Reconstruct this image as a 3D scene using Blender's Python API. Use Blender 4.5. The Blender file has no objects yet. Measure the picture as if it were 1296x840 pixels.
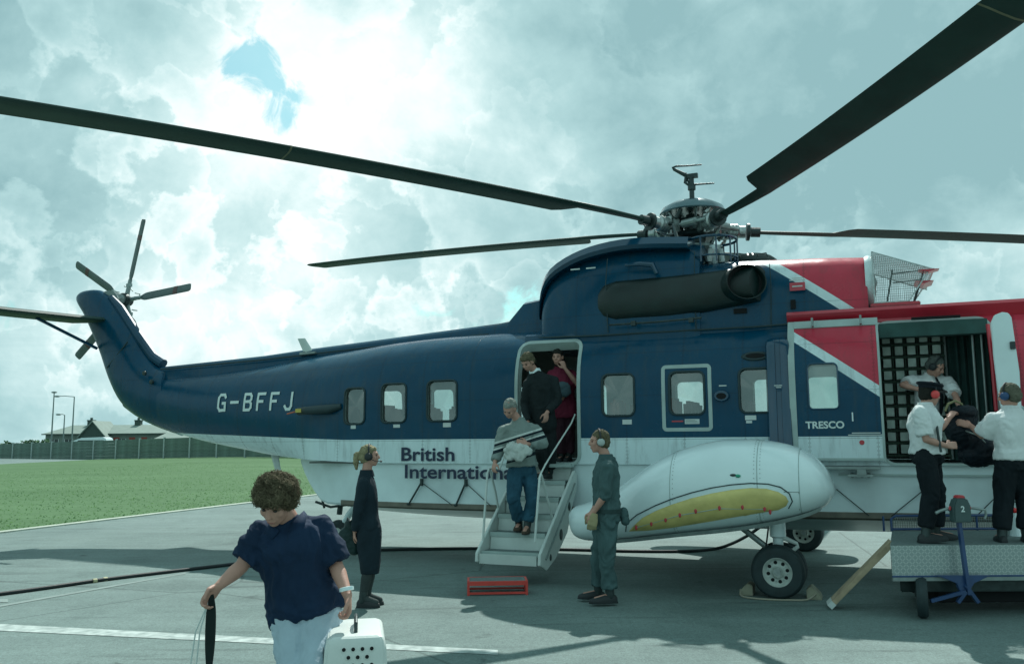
import bpy, bmesh, math, random
from mathutils import Vector, Matrix, noise, geometry
random.seed(7)
PI = math.pi
R = math.radians
sc = bpy.context.scene
C = sc.collection

# ------------------------------------------------------------------ camera
F_PX, PITCH, ROLL, CAM_H = 1075.5, 0.1248, -0.0071, 1.670
W0, H0 = 1296.0, 840.0
FWD = Vector((0, math.cos(PITCH), math.sin(PITCH)))
_r = Vector((1, 0, 0)); _u = _r.cross(FWD)
RGT = (_r*math.cos(ROLL) + _u*math.sin(ROLL)).normalized()
UPV = RGT.cross(FWD).normalized()
CAM = Vector((0, 0, CAM_H))
cd = bpy.data.cameras.new('camera'); cam = bpy.data.objects.new('camera', cd); C.objects.link(cam)
cd.sensor_width = 36; cd.sensor_fit = 'HORIZONTAL'; cd.lens = F_PX/W0*36
cd.clip_start = 0.05; cd.clip_end = 3000
mw = Matrix((RGT, UPV, -FWD)).transposed().to_4x4(); mw.translation = CAM
cam.matrix_world = mw
sc.camera = cam

# ------------------------------------------------------------------ world, sun, exposure
SUN_FROM = Vector((0.20, 0.82, 1.0)).normalized()      # direction towards the sun (behind the helicopter, high)
sun_el = math.asin(SUN_FROM.z); sun_az = math.atan2(SUN_FROM.x, SUN_FROM.y)
world = bpy.data.worlds.new('World'); sc.world = world; world.use_nodes = True
wt = world.node_tree; wt.nodes.clear()
def wn(t, **k):
    n = wt.nodes.new(t)
    for a, b in k.items(): setattr(n, a, b)
    return n
def wl(a, b): wt.links.new(a, b)
def wmath(op, a, b=None, c=None, clamp=False):
    n = wn('ShaderNodeMath', operation=op); n.use_clamp = clamp
    for i, v in enumerate((a, b, c)):
        if v is None: continue
        if isinstance(v, (int, float)): n.inputs[i].default_value = v
        else: wl(v, n.inputs[i])
    return n.outputs[0]
sky = wn('ShaderNodeTexSky', sky_type='NISHITA', sun_disc=False); sky.sun_elevation = sun_el; sky.sun_rotation = sun_az
sky.dust_density = 2.0; sky.ozone_density = 1.5
tc = wn('ShaderNodeTexCoord'); dirv = tc.outputs['Generated']
sep = wn('ShaderNodeSeparateXYZ'); wl(dirv, sep.inputs[0])
zc = wmath('MAXIMUM', sep.outputs[2], 0.0)
den = wmath('ADD', zc, 0.30)
px_ = wmath('DIVIDE', sep.outputs[0], den); py_ = wmath('DIVIDE', sep.outputs[1], den)
cmb = wn('ShaderNodeCombineXYZ'); wl(px_, cmb.inputs[0]); wl(py_, cmb.inputs[1]); cmb.inputs[2].default_value = 2.3
def wnoise(vec, scale, detail, rough, dist=0.0, off=(0, 0, 0)):
    m = wn('ShaderNodeMapping'); m.inputs['Location'].default_value = off; wl(vec, m.inputs[0])
    n = wn('ShaderNodeTexNoise'); n.inputs['Scale'].default_value = scale; n.inputs['Detail'].default_value = detail
    n.inputs['Roughness'].default_value = rough; n.inputs['Distortion'].default_value = dist
    wl(m.outputs[0], n.inputs['Vector']); return n.outputs[0]
def wspot(px, py, rad, sx=1.0):
    """soft patch of cloud or clear sky around one direction of the sky"""
    d = (FWD*F_PX + RGT*(px-W0/2) + UPV*(H0/2-py)).normalized()
    n = wn('ShaderNodeVectorMath', operation='SUBTRACT'); wl(dirv, n.inputs[0]); n.inputs[1].default_value = d
    m = wn('ShaderNodeVectorMath', operation='MULTIPLY'); wl(n.outputs[0], m.inputs[0]); m.inputs[1].default_value = (1/sx, 1, 1)
    l = wn('ShaderNodeVectorMath', operation='LENGTH'); wl(m.outputs[0], l.inputs[0])
    q = wmath('DIVIDE', l.outputs['Value'], rad); q = wmath('MULTIPLY', q, q); q = wmath('MULTIPLY', q, -1.0)
    return wmath('EXPONENT', q)
n1 = wnoise(cmb.outputs[0], 0.75, 9, 0.60, 0.25, (3.1, 0.4, 0))
n2 = wnoise(cmb.outputs[0], 2.1, 12, 0.60, 0.5, (9.3, 4.4, 0))
n3 = wnoise(dirv, 3.2, 10, 0.62, 0.35, (1.7, 2.2, 5.0))
n4 = wnoise(dirv, 9.0, 10, 0.62, 0.4, (4.7, 2.2, 1.0))
SPOT_BRIGHT = [(330, 60, .16, 1.5, .18), (250, 165, .12, 1.6, .14), (440, 30, .12, 1.5, .13), (430, 280, .16, 2.2, .10), (300, 230, .14, 1.8, .14), (230, 425, .07, 1.6, .25), (1230, 380, .10, 1.5, .20), (1020, 190, .12, 1.6, .06), (150, 420, .12, 2.5, .10), (480, 390, .08, 2.5, .18)]
SPOT_DARK = [(60, 25, .14, 1.6, .16), (800, 60, .20, 1.6, .10), (60, 320, .12, 1.8, .16), (1130, 260, .20, 1.5, .16), (1260, 150, .20, 1.2, .10), (700, 330, .12, 2.0, .08), (210, 120, .05, 1.0, .10)]
nb1 = wnoise(dirv, 5.5, 6, 0.55, 0.3, (2.2, 8.1, 3.3))
nb2 = wnoise(dirv, 13.0, 7, 0.55, 0.3, (5.2, 1.1, 6.3))
puff = wmath('SUBTRACT', 1.0, wmath('MULTIPLY', wmath('ABSOLUTE', wmath('SUBTRACT', nb1, 0.5)), 5.0))
puff2 = wmath('SUBTRACT', 1.0, wmath('MULTIPLY', wmath('ABSOLUTE', wmath('SUBTRACT', nb2, 0.5)), 5.0))
tone = wmath('MULTIPLY_ADD', n3, 0.75, -0.02)
tone = wmath('ADD', tone, wmath('MULTIPLY_ADD', n2, 0.45, -0.22))
tone = wmath('ADD', tone, wmath('MULTIPLY_ADD', n4, 0.38, -0.19))
tone = wmath('ADD', tone, wmath('MULTIPLY', puff, -0.05))
# cumulus banks: brightest along their thin, back lit edges and greyer inside
def bank(scale, off, thr, width, wgt, det=9):
    n_ = wnoise(dirv, scale, det, 0.56, 0.15, off)
    a_ = wmath('SUBTRACT', n_, thr)
    on = wn('ShaderNodeMapRange', interpolation_type='SMOOTHSTEP'); wl(a_, on.inputs[0]); on.inputs['From Min'].default_value = -0.009; on.inputs['From Max'].default_value = 0.019
    ed = wmath('EXPONENT', wmath('MULTIPLY', wmath('MAXIMUM', a_, 0.0), -1.0/width))
    return wmath('MULTIPLY', wmath('MULTIPLY', on.outputs[0], ed), wgt)
wmask = wmath('ADD', wmath('MULTIPLY', wspot(240, 130, .42, 1.3), 0.85), wmath('EXPONENT', wmath('MULTIPLY', wmath('POWER', wmath('DIVIDE', wmath('SUBTRACT', sep.outputs[2], 0.16), 0.10), 2.0), -1.0)))
bk = wmath('ADD', bank(4.2, (6.1, 2.7, 0.9), 0.50, 0.055, 0.22), bank(9.5, (1.3, 7.7, 4.9), 0.52, 0.035, 0.12))
tone = wmath('ADD', tone, wmath('MULTIPLY', bk, wmath('MINIMUM', wmask, 1.0)))
tone = wmath('ADD', tone, wmath('MULTIPLY', puff2, -0.03)); tone = wmath('ADD', tone, 0.0)
for (a, b, r_, sx, k) in SPOT_BRIGHT: tone = wmath('ADD', tone, wmath('MULTIPLY', wspot(a, b, r_, sx), k))
for (a, b, r_, sx, k) in SPOT_DARK: tone = wmath('SUBTRACT', tone, wmath('MULTIPLY', wspot(a, b, r_, sx), k))
cr = wn('ShaderNodeValToRGB'); wl(tone, cr.inputs[0])
e = cr.color_ramp.elements
e[0].position = 0.16; e[0].color = (0.265, 0.455, 0.480, 1)
e[1].position = 0.90; e[1].color = (1.03, 1.07, 1.05, 1)
for pz, cz in ((0.36, (0.40, 0.615, 0.63, 1)), (0.52, (0.575, 0.775, 0.78, 1)), (0.66, (0.83, 0.95, 0.945, 1))):
    k = cr.color_ramp.elements.new(pz); k.color = cz
# openings where the blue shows
hole = wmath('MULTIPLY', wspot(298, 84, .028, 1.1), 0.72)
for (a, b, r_, sx, k) in ((335, 112, .040, .9, .95), (348, 148, .024, .9, .55), (318, 72, .02, 1.6, .45), (600, 396, .03, 2.4, .70), (15, 395, .03, 2.5, .5), (690, 372, .02, 2.5, .4)): hole = wmath('ADD', hole, wmath('MULTIPLY', wspot(a, b, r_, sx), k))
hole0 = wmath('MULTIPLY', hole, 2.2, clamp=True)
nh = wnoise(dirv, 17.0, 8, 0.62, 0.6, (3.7, 1.2, 7.0))
hole = wmath('ADD', hole, wmath('MULTIPLY_ADD', nh, 4.6, -2.30))
hole = wmath('ADD', hole, wmath('MULTIPLY_ADD', nb1, 1.2, -0.60))
mr = wn('ShaderNodeMapRange', interpolation_type='SMOOTHSTEP'); wl(hole, mr.inputs[0])
mr.inputs['From Min'].default_value = 0.45; mr.inputs['From Max'].default_value = 1.25; mr.inputs['To Max'].default_value = 0.88
b1 = wn('ShaderNodeBackground'); b1.inputs[1].default_value = 0.115
tint = wn('ShaderNodeMix', data_type='RGBA', blend_type='MULTIPLY'); tint.inputs[0].default_value = 1.0
wl(sky.outputs[0], tint.inputs[6]); tint.inputs[7].default_value = (0.55, 1.0, 0.86, 1); wl(tint.outputs[2], b1.inputs[0])
b2 = wn('ShaderNodeBackground'); b2.inputs[1].default_value = 0.92; wl(cr.outputs[0], b2.inputs[0])
ms = wn('ShaderNodeMixShader'); wl(wmath('MULTIPLY', mr.outputs[0], hole0), ms.inputs[0]); wl(b2.outputs[0], ms.inputs[1]); wl(b1.outputs[0], ms.inputs[2])
wo = wn('ShaderNodeOutputWorld'); wl(ms.outputs[0], wo.inputs[0])
sl = bpy.data.lights.new('sun', 'SUN'); sun = bpy.data.objects.new('sun', sl); C.objects.link(sun)
sl.energy = 3.9; sl.angle = R(0.6); sl.color = (0.98, 1.0, 0.94)
sun.rotation_euler = SUN_FROM.to_track_quat('Z', 'Y').to_euler(); sun.location = (0, 0, 30)
sc.view_settings.view_transform = 'Standard'; sc.view_settings.look = 'None'
sc.view_settings.exposure = 0.30; sc.view_settings.gamma = 1.0
sc.cycles.max_bounces = 8; sc.cycles.transparent_max_bounces = 12
sc.cycles.use_denoising = True

# ------------------------------------------------------------------ helpers
def at(px, py, Y):
    """world point seen at pixel (px,py) of the photograph at distance Y"""
    d = FWD*F_PX + RGT*(px-W0/2) + UPV*(H0/2-py)
    return CAM + d*(Y/d.y)
def onground(px, py, z=0.0):
    d = FWD*F_PX + RGT*(px-W0/2) + UPV*(H0/2-py)
    return CAM + d*((z-CAM.z)/d.z)

MATS = {}
def mat(name, col, rough=0.6, metal=0.0, var=0.12, vscale=6.0, bump=0.0, bscale=40.0, col2=None, spec=0.5, coat=0.0, c2scale=None, emit=None):
    if name in MATS: return MATS[name]
    m = bpy.data.materials.new(name); m.use_nodes = True; nt = m.node_tree
    b = nt.nodes['Principled BSDF']; b.inputs['Roughness'].default_value = rough; b.inputs['Metallic'].default_value = metal
    b.inputs['Specular IOR Level'].default_value = spec
    if coat: b.inputs['Coat Weight'].default_value = coat; b.inputs['Coat Roughness'].default_value = 0.08
    t = nt.nodes.new('ShaderNodeTexCoord')
    n = nt.nodes.new('ShaderNodeTexNoise'); n.inputs['Scale'].default_value = vscale; n.inputs['Detail'].default_value = 6
    nt.links.new(t.outputs['Object'], n.inputs['Vector'])
    r = nt.nodes.new('ShaderNodeValToRGB'); nt.links.new(n.outputs[0], r.inputs[0])
    c = Vector(col[:3]); a = c*(1-var) if col2 is None else Vector(col2[:3])
    r.color_ramp.elements[0].position = 0.3; r.color_ramp.elements[0].color = (*a, 1)
    r.color_ramp.elements[1].position = 0.7; r.color_ramp.elements[1].color = (*(c*(1+var*0.5)), 1)
    nt.links.new(r.outputs[0], b.inputs['Base Color'])
    if bump:
        n2 = nt.nodes.new('ShaderNodeTexNoise'); n2.inputs['Scale'].default_value = bscale; n2.inputs['Detail'].default_value = 5
        nt.links.new(t.outputs['Object'], n2.inputs['Vector'])
        bp = nt.nodes.new('ShaderNodeBump'); bp.inputs['Strength'].default_value = bump; bp.inputs['Distance'].default_value = 0.01
        nt.links.new(n2.outputs[0], bp.inputs['Height']); nt.links.new(bp.outputs[0], b.inputs['Normal'])
    if emit:
        b.inputs['Emission Color'].default_value = (*emit[:3], 1); b.inputs['Emission Strength'].default_value = emit[3]
    MATS[name] = m; return m

def tag(o, label=None, cat=None, group=None, kind=None):
    if label: o['label'] = label
    if cat: o['category'] = cat
    if group: o['group'] = group
    if kind: o['kind'] = kind
    return o
def empty(name, loc=(0, 0, 0), rz=0.0):
    o = bpy.data.objects.new(name, None); C.objects.link(o); o.location = loc; o.rotation_euler = (0, 0, rz); o.empty_display_size = 0.2
    return o
def copy_tree(o, parent=None, shallow=False):
    c = o.copy(); C.objects.link(c)
    if parent: c.parent = parent
    for ch in list(o.children):
        copy_tree(ch, c)
    return c
def link_mesh(name, me, m, parent=None, smooth=None):
    o = bpy.data.objects.new(name, me); C.objects.link(o)
    ms_ = m if isinstance(m, (list, tuple)) else [m]
    if not me.materials:
        for x in ms_: me.materials.append(x)
    if smooth is not None:
        me.polygons.foreach_set('use_smooth', [True]*len(me.polygons))
        if smooth < 3: me.set_sharp_from_angle(angle=smooth)
    if parent: o.parent = parent
    return o

class MB:
    def __init__(s): s.v = []; s.f = []; s.mi = []; s.cur = 0
    def add(s, vs, fs):
        b = len(s.v); s.v += [tuple(v) for v in vs]; s.f += [tuple(i+b for i in f) for f in fs]; s.mi += [s.cur]*len(fs); return s
    def box(s, x0, x1, y0, y1, z0, z1, M=None):
        vs = [Vector((x, y, z)) for z in (z0, z1) for y in (y0, y1) for x in (x0, x1)]
        if M is not None: vs = [M @ v for v in vs]
        return s.add(vs, [(0, 2, 3, 1), (4, 5, 7, 6), (0, 1, 5, 4), (1, 3, 7, 5), (3, 2, 6, 7), (2, 0, 4, 6)])
    def bar(s, a, b, w, h=None, up=(0, 0, 1)):
        a, b = Vector(a), Vector(b); h = h or w; d = (b-a).normalized(); up = Vector(up)
        if abs(d.dot(up)) > .98: up = Vector((1, 0, 0))
        sx = d.cross(up).normalized(); u = sx.cross(d)
        vs = [p + sx*i*w/2 + u*j*h/2 for p in (a, b) for (i, j) in ((-1, -1), (1, -1), (1, 1), (-1, 1))]
        return s.add(vs, [(0, 3, 2, 1), (4, 5, 6, 7), (0, 1, 5, 4), (1, 2, 6, 5), (2, 3, 7, 6), (3, 0, 4, 7)])
    def rings(s, rings, caps=True, close=True):
        n = len(rings[0]); vs = [v for r in rings for v in r]; fs = []
        for i in range(len(rings)-1):
            for j in range(n if close else n-1):
                k = (j+1) % n; fs.append((i*n+j, i*n+k, (i+1)*n+k, (i+1)*n+j))
        if caps: fs.append(tuple(range(n))[::-1]); fs.append(tuple((len(rings)-1)*n+j for j in range(n)))
        return s.add(vs, fs)
    def tube(s, pts, r, n=10, r2=None, rs=None, caps=True):
        pts = [Vector(p) for p in pts]; m = len(pts)
        rr = rs or [r + ((r2 if r2 is not None else r)-r)*i/max(1, m-1) for i in range(m)]
        t = [(pts[min(i+1, m-1)]-pts[max(i-1, 0)]).normalized() for i in range(m)]
        up = Vector((0, 0, 1)) if abs(t[0].z) < .9 else Vector((1, 0, 0))
        x = t[0].cross(up).normalized(); out = []
        for i in range(m):
            x = (x - t[i]*x.dot(t[i])).normalized(); y = t[i].cross(x)
            out.append([pts[i] + (x*math.cos(2*PI*j/n)+y*math.sin(2*PI*j/n))*rr[i] for j in range(n)])
        return s.rings(out, caps)
    def lathe(s, prof, c=(0, 0, 0), ax=(0, 0, 1), n=24, close=False):
        """prof: (radius, height) pairs along axis"""
        ax = Vector(ax).normalized(); c = Vector(c); up = Vector((0, 0, 1)) if abs(ax.z) < .9 else Vector((1, 0, 0))
        x = ax.cross(up).normalized(); y = ax.cross(x)
        rg = [[c + ax*h + (x*math.cos(2*PI*j/n)+y*math.sin(2*PI*j/n))*max(r, 1e-4) for j in range(n)] for (r, h) in prof]
        return s.rings(rg, caps=not close)
    def ell(s, c, rx, ry, rz, M=None, n=16, m=10):
        rg = []
        for i in range(1, m):
            a = PI*i/m - PI/2
            rg.append([Vector((rx*math.cos(a)*math.cos(2*PI*j/n), ry*math.cos(a)*math.sin(2*PI*j/n), rz*math.sin(a))) for j in range(n)])
        c = Vector(c); M3 = M if M is not None else Matrix.Identity(3)
        vs = [c + M3 @ Vector((0, 0, -rz))] + [c + M3 @ v for r in rg for v in r] + [c + M3 @ Vector((0, 0, rz))]
        fs = [(0, 1+(j+1) % n, 1+j) for j in range(n)]
        for i in range(m-2):
            for j in range(n):
                k = (j+1) % n; fs.append((1+i*n+j, 1+i*n+k, 1+(i+1)*n+k, 1+(i+1)*n+j))
        L = len(vs)-1; b = 1+(m-2)*n
        fs += [(b+j, b+(j+1) % n, L) for j in range(n)]
        return s.add(vs, fs)
    def prism(s, poly, ax0, ax1, axis='y'):
        """poly of 2D points extruded along an axis"""
        def P(a, b, t): return {'y': (a, t, b), 'x': (t, a, b), 'z': (a, b, t)}[axis]
        n = len(poly)
        return s.add([P(a, b, ax0) for a, b in poly] + [P(a, b, ax1) for a, b in poly],
                     [tuple(range(n)), tuple(range(2*n-1, n-1, -1))] + [(i, n+i, n+(i+1) % n, (i+1) % n) for i in range(n)])
    def mesh(s, name, fix=True):
        me = bpy.data.meshes.new(name); me.from_pydata(s.v, [], s.f)
        if any(s.mi): me.polygons.foreach_set('material_index', s.mi)
        if fix:
            bm = bmesh.new(); bm.from_mesh(me); bmesh.ops.recalc_face_normals(bm, faces=bm.faces); bm.to_mesh(me); bm.free()
        me.update(); return me
    def build(s, name, m, parent=None, smooth=0.6, bevel=0.0, fix=True):
        me = s.mesh(name, fix)
        if bevel:
            bm = bmesh.new(); bm.from_mesh(me)
            bmesh.ops.remove_doubles(bm, verts=bm.verts, dist=1e-5)
            es = [e_ for e_ in bm.edges if len(e_.link_faces) == 2 and e_.calc_face_angle(0) > 0.6]
            bmesh.ops.bevel(bm, geom=es, offset=bevel, segments=2, affect='EDGES', clamp_overlap=True)
            bm.to_mesh(me); bm.free()
        return link_mesh(name, me, m, parent, smooth)

def rrect(x0, x1, z0, z1, r, n=5):
    out = []
    for cx, cz, a0 in ((x1-r, z1-r, 0), (x0+r, z1-r, PI/2), (x0+r, z0+r, PI), (x1-r, z0+r, 1.5*PI)):
        for i in range(n+1):
            a = a0 + PI/2*i/n; out.append((cx+r*math.cos(a), cz+r*math.sin(a)))
    return out
def densify(poly, d=0.15):
    out = []
    for i in range(len(poly)):
        a, b = poly[i], poly[(i+1) % len(poly)]; L = math.hypot(b[0]-a[0], b[1]-a[1]); k = max(1, int(L/d))
        for j in range(k): out.append((a[0]+(b[0]-a[0])*j/k, a[1]+(b[1]-a[1])*j/k))
    return out
def inside(p, poly):
    x, y = p; c = False; n = len(poly)
    for i in range(n):
        x1, y1 = poly[i]; x2, y2 = poly[i-1]
        if (y1 > y) != (y2 > y) and x < (x2-x1)*(y-y1)/(y2-y1)+x1: c = not c
    return c
def lerp(a, b, t): return a+(b-a)*t
def interp(tab, x):
    if x <= tab[0][0]: return tab[0][1:]
    for i in range(len(tab)-1):
        if x <= tab[i+1][0]:
            t = (x-tab[i][0])/(tab[i+1][0]-tab[i][0]); t0 = t
            # catmull-rom for smoothness
            p0 = tab[max(i-1, 0)]; p1 = tab[i]; p2 = tab[i+1]; p3 = tab[min(i+2, len(tab)-1)]
            res = []
            for k in range(1, len(p1)):
                d = p2[0]-p1[0]
                m1 = (p2[k]-p0[k])/(p2[0]-p0[0])*d if p2[0] != p0[0] else 0
                m2 = (p3[k]-p1[k])/(p3[0]-p1[0])*d if p3[0] != p1[0] else 0
                h = (2*t**3-3*t*t+1)*p1[k]+(t**3-2*t*t+t)*m1+(-2*t**3+3*t*t)*p2[k]+(t**3-t*t)*m2
                lo, hi = min(p1[k], p2[k]), max(p1[k], p2[k]); res.append(min(max(h, lo), hi))
            return tuple(res)
    return tab[-1][1:]

# ------------------------------------------------------------------ materials
M = {}
M['white'] = mat('white_paint', (.68, .81, .82), .22, var=.06, vscale=3, coat=.4)
M['offwhite'] = mat('offwhite_paint', (.55, .63, .60), .45, var=.08, bump=.15, bscale=60)
M['navy'] = mat('navy_paint', (.0008, .050, .098), .2, var=.12, vscale=2.5, coat=.5)
M['red'] = mat('red_paint', (.48, .025, .045), .3, var=.1, coat=.4)
M['darkgreen'] = mat('soot_green_metal', (.003, .018, .017), .45, var=.35, vscale=5, bump=.15)
M['black'] = mat('black_rubber', (.012, .02, .022), .6, var=.2, bump=.3, bscale=90)
M['hole_soot'] = mat('hole_and_soot_black', (.004, .006, .007), .9, var=.3)  # exhaust soot, and black painted in for the shade inside holes and slots
M['metal'] = mat('bare_metal', (.42, .47, .46), .35, .85, var=.25, vscale=20, bump=.2)
M['grey'] = mat('grey_metal', (.27, .33, .32), .42, .5, var=.2, vscale=12, bump=.15)
M['dgrey'] = mat('dark_metal', (.035, .055, .055), .45, .4, var=.3, vscale=14, bump=.2)
M['blade'] = mat('blade_green', (.020, .052, .045), .6, var=.2, vscale=3, spec=.3)
M['trblade'] = mat('tail_blade_grey', (.09, .13, .125), .5, var=.2, vscale=6)
M['yellow'] = mat('yellow_fabric', (.66, .56, .20), .5, var=.2, vscale=5, bump=.4, bscale=14)
M['redtab'] = mat('red_tab', (.5, .05, .06), .5)
M['interior'] = mat('cabin_lining', (.30, .34, .31), .8, var=.15)
M['floor'] = mat('cabin_floor', (.10, .12, .11), .8, var=.3)
M['seatfab'] = mat('seat_fabric', (.30, .11, .08), .9, var=.3, bump=.5)
M['gasket'] = mat('rubber_gasket', (.015, .04, .045), .6)
M['frame'] = mat('door_frame_paint', (.36, .46, .44), .45, var=.12)
M['skin'] = mat('skin', (.46, .25, .19), .55, var=.12, vscale=14, bump=.1, bscale=90)
M['placard'] = mat('pale_placard', (.55, .62, .60), .5)
M['tread'] = mat('grip_tread', (.14, .19, .185), .8, var=.25, vscale=30, bump=.6, bscale=120)
M['wood'] = mat('plank_wood', (.42, .33, .22), .75, var=.3, vscale=9, bump=.4, bscale=50)
M['rope'] = mat('rope', (.38, .36, .28), .9, bump=.6, bscale=200)
M['blueframe'] = mat('blue_frame_paint', (.02, .06, .16), .35, var=.2, coat=.2)
def glass_mat(name, tint, refl=.12):
    m = bpy.data.materials.new(name); m.use_nodes = True; nt = m.node_tree; nt.nodes.clear()
    o = nt.nodes.new('ShaderNodeOutputMaterial'); t = nt.nodes.new('ShaderNodeBsdfTransparent'); t.inputs[0].default_value = (*tint, 1)
    g = nt.nodes.new('ShaderNodeBsdfGlossy'); g.inputs['Roughness'].default_value = .04; g.inputs[0].default_value = (.9, 1, .98, 1)
    d = nt.nodes.new('ShaderNodeBsdfDiffuse'); d.inputs[0].default_value = (.42, .5, .47, 1)
    fr = nt.nodes.new('ShaderNodeFresnel'); fr.inputs[0].default_value = 1.45
    ad = nt.nodes.new('ShaderNodeMath'); ad.operation = 'ADD'; ad.inputs[1].default_value = refl; nt.links.new(fr.outputs[0], ad.inputs[0])
    x0 = nt.nodes.new('ShaderNodeMixShader'); x0.inputs[0].default_value = .10
    nt.links.new(t.outputs[0], x0.inputs[1]); nt.links.new(d.outputs[0], x0.inputs[2])
    x = nt.nodes.new('ShaderNodeMixShader'); nt.links.new(ad.outputs[0], x.inputs[0]); nt.links.new(x0.outputs[0], x.inputs[1]); nt.links.new(g.outputs[0], x.inputs[2])
    nt.links.new(x.outputs[0], o.inputs[0]); return m
M['glass'] = glass_mat('window_glass', (.80, .88, .85))

def livery(name, shift=0.0, low=1.67, divide=True):
    """two-tone livery by position on the airframe: white below, navy above, red ahead of a slanting white stripe"""
    m = bpy.data.materials.new(name); m.use_nodes = True; nt = m.node_tree; b = nt.nodes['Principled BSDF']
    def N(t, **k):
        n = nt.nodes.new(t)
        for a_, c_ in k.items(): setattr(n, a_, c_)
        return n
    t = N('ShaderNodeTexCoord'); s = N('ShaderNodeSeparateXYZ'); nt.links.new(t.outputs['Object'], s.inputs[0])
    def mth(op, a_, b_, c_=None):
        n = N('ShaderNodeMath', operation=op)
        for i, v in enumerate((a_, b_, c_)):
            if v is None: continue
            if isinstance(v, (int, float)): n.inputs[i].default_value = v
            else: nt.links.new(v, n.inputs[i])
        return n.outputs[0]
    sm = mth('ADD', mth('MULTIPLY', s.outputs[0], .75), s.outputs[2])
    red = mth('GREATER_THAN', sm, 4.71+shift*.75); strp = mth('GREATER_THAN', sm, 4.58+shift*.75)
    # the white belly line climbs slightly along the tail
    zl = mth('ADD', mth('MULTIPLY', mth('MINIMUM', mth('ADD', s.outputs[0], 5.0), 0.0), -0.035), low)
    up = mth('GREATER_THAN', s.outputs[2], zl)
    def noise_(sc_, det, rough_, vec=None):
        n = N('ShaderNodeTexNoise'); n.inputs['Scale'].default_value = sc_; n.inputs['Detail'].default_value = det; n.inputs['Roughness'].default_value = rough_
        nt.links.new(vec or t.outputs['Object'], n.inputs['Vector']); return n.outputs[0]
    def mix(f, a_, b_):
        n = N('ShaderNodeMix', data_type='RGBA'); nt.links.new(f, n.inputs[0])
        for v, i in ((a_, 6), (b_, 7)):
            if isinstance(v, tuple): n.inputs[i].default_value = (*v, 1)
            else: nt.links.new(v, n.inputs[i])
        return n.outputs[2]
    mp = N('ShaderNodeMapping'); nt.links.new(t.outputs['Object'], mp.inputs[0]); mp.inputs['Scale'].default_value = (3.0, 3.0, .7)
    streak = noise_(2.2, 9, .65, mp.outputs[0])
    bluec = mix(noise_(2.3, 6, .55), (.0004, .040, .082), (.0010, .066, .125))
    redc = mix(noise_(2.6, 6, .55), (.46, .034, .060), (.58, .060, .095))
    whc = mix(streak, (.56, .70, .71), (.72, .85, .87))
    c1 = mix(strp, bluec, whc); c2 = mix(red, c1, redc); c3 = mix(up, whc, c2)
    mg = N('ShaderNodeMapping'); nt.links.new(t.outputs['Object'], mg.inputs[0]); mg.inputs['Scale'].default_value = (5.0, 5.0, .8)
    gr = N('ShaderNodeMapRange'); nt.links.new(noise_(2.0, 8, .7, mg.outputs[0]), gr.inputs[0]); gr.inputs['From Min'].default_value = .50; gr.inputs['From Max'].default_value = .75; gr.inputs['To Max'].default_value = .38
    c3 = mix(gr.outputs[0], c3, (.055, .075, .070))
    c3x = c3; b.inputs['Roughness'].default_value = .22
    b.inputs['Coat Weight'].default_value = .07; b.inputs['Coat Roughness'].default_value = .15; b.inputs['Specular IOR Level'].default_value = .22
    rg = mth('MULTIPLY_ADD', noise_(5, 6, .6), .22, .14); nt.links.new(rg, b.inputs['Roughness'])
    # skin panels: shallow dents between frames and seams
    sx = mth('ABSOLUTE', mth('SUBTRACT', mth('FRACT', mth('MULTIPLY', s.outputs[0], 1/.73), None), .5), None)
    sz = mth('ABSOLUTE', mth('SUBTRACT', mth('FRACT', mth('MULTIPLY', s.outputs[2], 1/.55), None), .5), None)
    seam = mth('ADD', mth('GREATER_THAN', sx, .4955), mth('GREATER_THAN', sz, .4945))
    rvx = mth('LESS_THAN', mth('ABSOLUTE', mth('SUBTRACT', mth('FRACT', mth('MULTIPLY', s.outputs[2], 1/.045), None), .5), None), .22)
    rvt = mth('MULTIPLY', rvx, mth('MULTIPLY', mth('GREATER_THAN', sx, .478), mth('LESS_THAN', sx, .490)))
    dk = mth('ADD', mth('MULTIPLY', seam, .45), mth('MULTIPLY', rvt, .30))
    nt.links.new(mix(dk, c3x, (.01, .018, .02)), b.inputs['Base Color'])
    oil = noise_(3.2, 2, .4)
    bh = mth('SUBTRACT', mth('MULTIPLY', oil, 1.2), mth('MULTIPLY', seam, .10))
    bp = N('ShaderNodeBump'); bp.inputs['Strength'].default_value = .35; bp.inputs['Distance'].default_value = .02
    nt.links.new(bh, bp.inputs['Height']); nt.links.new(bp.outputs[0], b.inputs['Normal'])
    nt.links.new(bp.outputs[0], b.inputs['Coat Normal'])
    return m
M['livery'] = livery('airframe_livery')
M['door_livery'] = livery('sliding_door_livery', shift=-1.06)

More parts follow.
